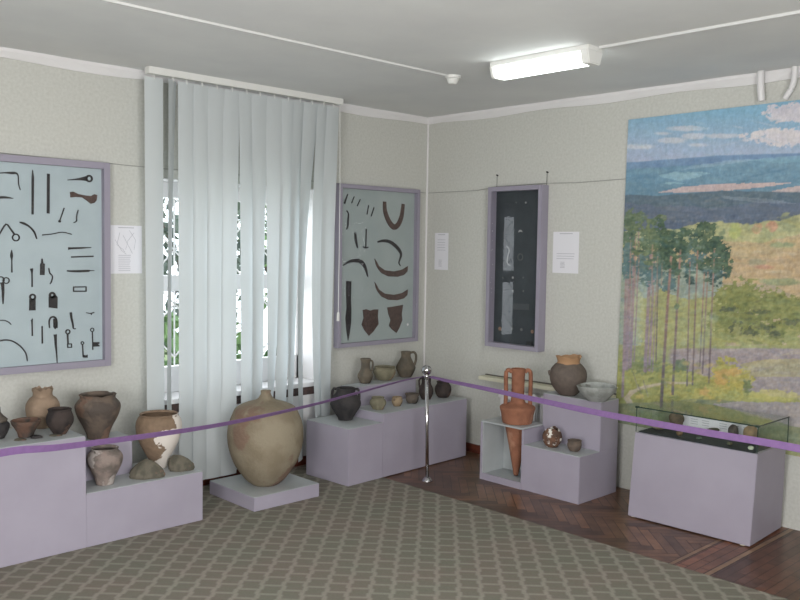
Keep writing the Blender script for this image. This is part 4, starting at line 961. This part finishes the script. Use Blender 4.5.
# --- left plinth
jg, _ = pot('clay_jug', 'dark lidded jug cut off by the left photo edge', 'jug', -3, 439.5, zM, [(439.5,7),(434,10),(427,12),(423.5,10),(422,6.5)], K['dark'])
bm = lathe_bm([(r*_, (423.2-y)*_+16.2*_) for y, r in [(422.6,9.5),(420.5,10.2),(417,6.5),(413.5,3.8),(408,3.4)]], 30)
tag(finish('lid', bm, K['greyb'], jg, smooth=True), 'grey brown cone shaped lid')
pot('clay_jar', 'tan round jar with a jagged broken neck', 'jar', 43, 429, zM, [(429,9),(422,13.2),(414,15.8),(406,15.8),(400,12.8),(397.3,9.7),(394,9.2),(390,10)], K['tan'], jag=lambda a: .005*math.sin(4*a+.6)+.004*math.sin(9*a)+.003*math.sin(13*a+1))
pot('clay_bowl', 'reddish brown flared bowl before the broken neck jar', 'bowl', 26, 438, zM, [(438,7),(433.5,8.2),(429,10.6),(425,13.2),(422.6,14),(421.4,14.3)], K['redb'])
pot('clay_pot', 'small dark brown round pot beside the broken neck jar', 'pot', 60, 435, zM, [(435,6),(430,9),(424,12.6),(418.5,13),(413.5,11.4),(411.8,10.8),(409.8,11.4)], K['darkb'])
pot('clay_pot', 'large grey brown wide shouldered pot at the plinth step', 'pot', 98, 439.8, zR, [(440.5,10.2),(434,11.6),(427,14.6),(419,18.8),(411,21.6),(406,21.6),(402,19),(400,17.2),(397.5,17),(395.8,18)], K['brown'], jag=lambda a: -.006*(1 if abs(math.sin(a*1.5+1.05)) > .985 else 0))
pot('clay_pot', 'pinkish grey worn pot in front of the plinth step', 'pot', 105, 485.4, zL, [(485.4,8.4),(478,10.2),(471,13.6),(464,16.6),(458.5,17.3),(454,15.6),(451.4,12.8),(449,13.4)], K['pinkgrey'])
rv = clay_split('restored_clay', (150, 126, 104), (224, 216, 208), (RH.x*2.4, RH.y*2.4, -1.3), 1., 9, .02, .36)
pot('restored_pot', 'tall pot restored with white plaster near the left window edge', 'pot', 159, 468.5, zL, [(468.5,8),(460,10.2),(452,14.4),(443,18.8),(432,22),(424,22.3),(418,20),(416.2,18.2),(414.6,19)], rv)
def fragment(name, label, cat, cx, by, zp, prof, m, sq=.7, tilt=0, rot=0):
    rb = prof[0][1]; c = at(cx, by-.2*rb*sq, 'z', zp); s = depth(c)/F; th = math.atan2(RH.y, RH.x)+rot
    bm = lathe_bm([(r*s, (by-y)*s) for y, r in prof], 13)
    ca_, sa = math.cos(th), math.sin(th)
    for v in bm.verts:
        x, y, z = v.co; n_ = 1+.10*math.sin(3*math.atan2(y, x)+1)+.06*math.sin(7*math.atan2(y, x)); x *= n_; y *= n_*sq
        z = z*(1+tilt*x/(prof[0][1]*s)); v.co = (x*ca_-y*sa, x*sa+y*ca_, max(z, 0)+.0005)
    o = finish(name, bm, m, None, (0, 0, 0)); o.location = c
    return tag(o, label, cat)
fragment('plinth_piece', 'domed olive brown vessel fragment lying beside the restored pot', 'sherd', 146, 479, zL, [(479,17),(476.5,18),(472,16),(467,11),(462.8,5),(461,1)], K['sherd'], .7, .1)
fragment('plinth_piece', 'slanting broken sherd at the right end of the low plinth', 'sherd', 180.5, 471.5, zL, [(471.5,12),(468,13),(463,12),(459,8),(457,3)], K['sherd'], .7, -.25, .1)
fragment('plinth_piece', 'flat olive oval in front of the flared bowl', 'sherd', 20, 441, zM, [(441,6),(440.4,6),(439.8,4.5)], K['sherd'], .8)  # thin flat ovals lying on the plinth top, here and below
fragment('plinth_piece', 'flat dark oval right of the flared bowl', 'sherd', 36.5, 438.8, zM, [(438.8,6),(437.6,5.6),(436.2,3.5)], K['dark'], .8)
fragment('plinth_piece', 'flat oval in front of the small dark brown pot', 'sherd', 55.5, 436.6, zM, [(436.6,6.5),(436,6.4),(435.3,4)], K['sherd'], .7)
# --- the giant jar
pot('giant_jar', 'giant ochre clay jar standing on the low square plinth', 'jar', 265.3, 486, .101, [(486,13),(482,18),(477,22.5),(470,27.5),(462,32),(450,36),(438,37.6),(426,36.6),(416,33),(409.5,29.5),(405.4,22),(402.6,13),(400.6,8.6),(398.4,6.6),(396,5.2),(394,4.8),(392.4,5.3)], K['ochre'])
# --- corner plinth
zl, zh, zb_ = .4295, .4945, .6485
pot('clay_amphora', 'black two handled amphora at the left end of the corner plinth', 'amphora', 345.4, 421, zl, [(421,7.2),(418.5,8),(413,11.6),(407,15),(403,15.3),(399,13.6),(395,10.8),(392,9.4),(389,9.6)], K['dark'],
    handles=[([(-9.2,390.4),(-12,390),(-13.2,393),(-13.6,398),(-13.4,401)], 1.3, None), ([(9.2,390.4),(12,390),(13.2,393),(13.6,398),(13.4,401)], 1.3, None)])
pot('clay_jug', 'grey tan jug with a tall narrow neck on the upper shelf', 'jug', 365.3, 384, zb_, [(384,4.9),(381.5,6.2),(377,8),(373.5,6.8),(370.5,5.2),(367,4.5),(362,4.8),(359.5,5.4)], K['jugg'], handles=[([(5,361),(7,362.5),(7.2,367),(6.4,372)], .9, None)])
pot('clay_bowl', 'wide olive tan bowl on the upper shelf between two jugs', 'bowl', 384.4, 381.2, zb_, [(381.2,6.8),(378.5,8.8),(374.5,11),(371.5,11.3),(369.4,10.2),(368,10.6)], K['olive'])
pot('clay_jug', 'grey brown jug with a broad loop handle on the upper shelf', 'jug', 405.6, 378, zb_, [(378,5.8),(375,7.4),(370,9.6),(367,9.4),(362,7),(358,5),(355,4.8),(352.6,5.2)], K['jugg'], handles=[([(4.6,353.6),(8,353.2),(10,356),(10,361),(8.6,366)], 1.2, None)])
pot('clay_bowl', 'small olive round bowl, leftmost on the corner plinth step', 'bowl', 377.8, 410.2, zh, [(410.2,5.2),(407.5,6.8),(403.6,8.4),(400.6,7.4),(399.4,6.2),(398,6.6)], K['olive'])
pot('clay_cup', 'tiny tan cup with dark patches on the corner plinth step', 'cup', 397, 406.6, zh, [(406.6,3.4),(404,4.8),(401,5.6),(399,5),(397.4,4.8)], cmat('patchy_tan', (156, 132, 98), (140, 112, 80), 16, (90, 66, 52), 24, .58))
pot('clay_bowl', 'small grey bowl with two lugs left of the chrome post', 'bowl', 412.2, 404, zh, [(404,4.6),(401.5,6),(398.4,6.6),(396,5.8),(394.4,6.2)], K['greyb'], handles=[([(-5.6,396.6),(-6.6,394.6),(-5,394.2)], .8, None), ([(5.6,396.6),(6.6,394.6),(5,394.2)], .8, None)])
pot('clay_jug', 'dark reddish jug standing behind the chrome post', 'jug', 426, 400, zh, [(400,4.4),(397,6),(392.5,7.4),(388,6.6),(384.5,4.8),(381,4.6),(377.5,5.2)], K['darkb'], handles=[([(-4.6,379),(-6.8,380.4),(-7,385),(-6,390)], .9, None)])
pot('clay_pot', 'dark brown round pot at the right end of the corner plinth', 'pot', 443, 398.2, zh, [(398.2,5),(395.5,7),(391,8.3),(387,7.8),(384.4,6.2),(382.4,6.8)], K['darkb'])
# --- right stand
am, s = pot('transport_amphora', 'orange pointed amphora with two tall handles standing through the niche lid', 'amphora', 519.5, 427.4, .4515,
    [(427.4,14.6),(424,15.6),(418,16.4),(413,17.8),(410.6,17.4),(408.6,13),(406.8,8),(402,6.7),(390,6.5),(380,6.7),(376,7.2),(372.6,7.4)], K['orange'],
    handles=[([(-6.6,376),(-9,374),(-11.8,375.4),(-12.4,382),(-12,396),(-12.2,409.5)], 2.1, None), ([(6.6,376),(9,374),(11.8,375.4),(12.6,382),(12.6,396),(12.6,409.5)], 2.1, None)])
am.location.x = AX; am.location.y = AY; s_ = s
bm = lathe_bm([(.008, -.398), (.016, -.40), (.02, -.385), (.05, -.22), (.094, -.003), (.094, .002)], 32)
tag(finish('pointed_foot', bm, K['orange'], am, smooth=True), 'smooth tapering clay spike')
rimm = clay_split('rimmed_clay', (112, 100, 92), (170, 134, 100), (0, 0, 1.0), .02, 12, .004, .243)
pot('clay_pot', 'large dark round pot with a tan rim on top of the stepped stand', 'pot', 567.6, 396.4, .686, [(396.4,8),(393,11.6),(386,16.4),(378,18.4),(371,17.4),(366,13.6),(363.6,11),(360.4,11.6),(357.6,13)], rimm, jag=lambda a: .006*math.sin(2*a+2.2)+.003*math.sin(9*a), handles=[([(-17.4,374),(-19.4,372.4),(-18.4,377)], 1, None)])
pot('ceramic_bowl', 'wide whitish grey bowl on top of the stepped stand', 'bowl', 596.5, 402.4, .686, [(402.4,9),(400,11.4),(396,15.4),(392,18.2),(389.4,19.2),(387.6,20)], K['greyp'], jag=lambda a: .005*math.sin(2*a+.5))
pot('clay_pot', 'small brown pot speckled with white on the lower step', 'pot', 552, 447.6, .336, [(447.6,5.4),(444,8.2),(439,9.8),(435,9.4),(431.6,7.8),(429.8,6.6)], K['spotted'], jag=lambda a: .008*math.sin(2*a+1)+.003*math.sin(5*a))
pot('clay_cup', 'small brown bowl on the lower step of the stepped stand', 'cup', 574.3, 451.8, .336, [(451.8,4.2),(449.4,6),(445.6,7.2),(443,6.8),(441,7.2)], K['brown'])

# ------------------------------------------------------------------ finds inside the showcase
def stone(name, label, cx, cy, plane_x, rx, ry, rz, m, seed=0, cat='stone'):
    """lumpy stone resting on the black cloth"""
    c = at(cx, cy, 'x', plane_x); s = depth(c)/F
    bm = bmesh.new(); bmesh.ops.create_icosphere(bm, subdivisions=3, radius=1)
    r = np.random.RandomState(seed); K3 = r.normal(size=(5, 3))*1.6; ph = r.rand(5)*6
    for v in bm.verts:
        p = np.array(v.co); k = 1+.06*sum(math.sin(float(K3[i]@p)*1.7+ph[i]) for i in range(5))/2
        v.co = Vector((p[0]*rx*s*k, p[1]*ry*s*k, p[2]*rz*s*k))
    zm = min(v.co.z for v in bm.verts)
    for v in bm.verts: v.co.z -= zm
    o = finish(name, bm, m, None, (0, 0, 0), smooth=True); o.location = (c.x, c.y, .5795)
    return tag(o, label, cat)
sm_ = lambda n, a, b: mat(n, a, .8, c2=b, ns=30, bump=(60, .4))
stone('grinding_stone', 'round brown stone standing at the back left of the showcase', 676.5, 420, -.28, 6.6, 7.2, 9.2, sm_('brown_stone', (104, 90, 72), (84, 74, 62)), 1)
stone('flat_stone', 'flat tan stone at the front left of the showcase', 658.5, 431, -.42, 7.5, 7, 3.4, sm_('tan_stone', (134, 126, 98), (116, 108, 88)), 2)
stone('clay_weight', 'small brown clay lump before the round brown stone', 679.5, 435, -.50, 3.4, 3, 2.6, sm_('clay_lump', (118, 96, 70), (96, 80, 62)), 3, 'clay lump')
stone('stone_axe', 'small grey green stone in the front middle of the showcase', 699, 440, -.50, 3, 2.6, 1.4, sm_('green_stone', (86, 100, 88), (70, 82, 74)), 4)
stone('flat_stone', 'long flat brown stone along the back of the showcase', 712, 428.5, -.24, 12, 5, 2.2, sm_('dull_stone', (92, 86, 70), (78, 74, 62)), 5)
stone('dark_stone', 'dark round stone at the back right of the showcase', 733.5, 430, -.30, 5.4, 5, 7, sm_('dark_stone', (62, 58, 56), (80, 72, 66)), 6)
stone('grinding_stone', 'large tan stone at the right end of the showcase', 750, 433, -.34, 7.5, 6.5, 9, sm_('orange_tan_stone', (146, 122, 90), (120, 104, 82)), 7)
stone('stone_axe', 'small brown green stone at the front right of the showcase', 729.5, 445.5, -.50, 3.4, 2.6, 1.6, sm_('mixed_stone', (80, 92, 74), (108, 88, 70)), 8)
stone('white_pebble', 'white oval pebble at the front right corner of the showcase', 751, 447, -.52, 3.2, 3, 2.1, sm_('white_stone', (198, 204, 186), (176, 186, 168)), 9, 'pebble')
cc = at(712, 420, 'x', -.165)
o = empty('flat_panel', (-.160, cc.y, .5795), 'long white lined strip standing at the back of the showcase', 'card')  # upright white strip with short grey bars across it
boxes('card', [(-.001, .001, -.30, .22, 0, .075)], M['paper'], o)
for y in (-.26, -.18, -.1, .02, .1): boxes('text_block', [(-.0018, -.001, y, y+.05, z, z+.004) for z in (.02, .035, .05)], M['ink'], o)

# ------------------------------------------------------------------ groups of like things
GR = {'barrier_post': 'chrome barrier posts', 'iron_key': 'iron keys in the large case', 'iron_padlock': 'iron padlocks in the large case', 'iron_nail': 'iron nails in the large case', 'iron_point': 'iron points in the large case',
      'iron_needle': 'iron needles in the sickle case', 'iron_spade': 'spade heads in the sickle case', 'iron_scythe': 'scythe blades in the sickle case', 'bronze_disc': 'discs on the black board',
      'glass_bead': 'beads on the black board', 'nail': 'nails above the dark case', 'paper_sheet': 'paper sheets on the walls', 'wall_display_case': 'lilac framed wall cases',
      'plinth_piece': 'sherds on the left plinth', 'barrier_ribbon': 'purple barrier ribbons', 'heating_pipe': 'pipes above the painting', 'display_plinth': 'lilac plinths', 'wall_wire': 'wires on the walls',
      'cable_conduit': 'ceiling conduits', 'iron_sickle': 'iron sickles', 'iron_rod': 'thin iron rods', 'flat_stone': 'stones in the showcase'}
for o in list(sc.objects):
    if o.parent is None and 'category' in o:
        b_ = o.name.split('.')[0]
        if b_ in GR: o['group'] = GR[b_]
        elif b_ in ('clay_pot', 'clay_jug', 'clay_bowl', 'clay_cup', 'clay_jar', 'restored_pot', 'clay_amphora', 'ceramic_bowl'):
            x, y = o.location.x, o.location.y
            o['group'] = 'vessels on the left plinth' if x < -2.5 else ('vessels on the stepped stand' if y < -1.1 else 'vessels on the corner plinth')
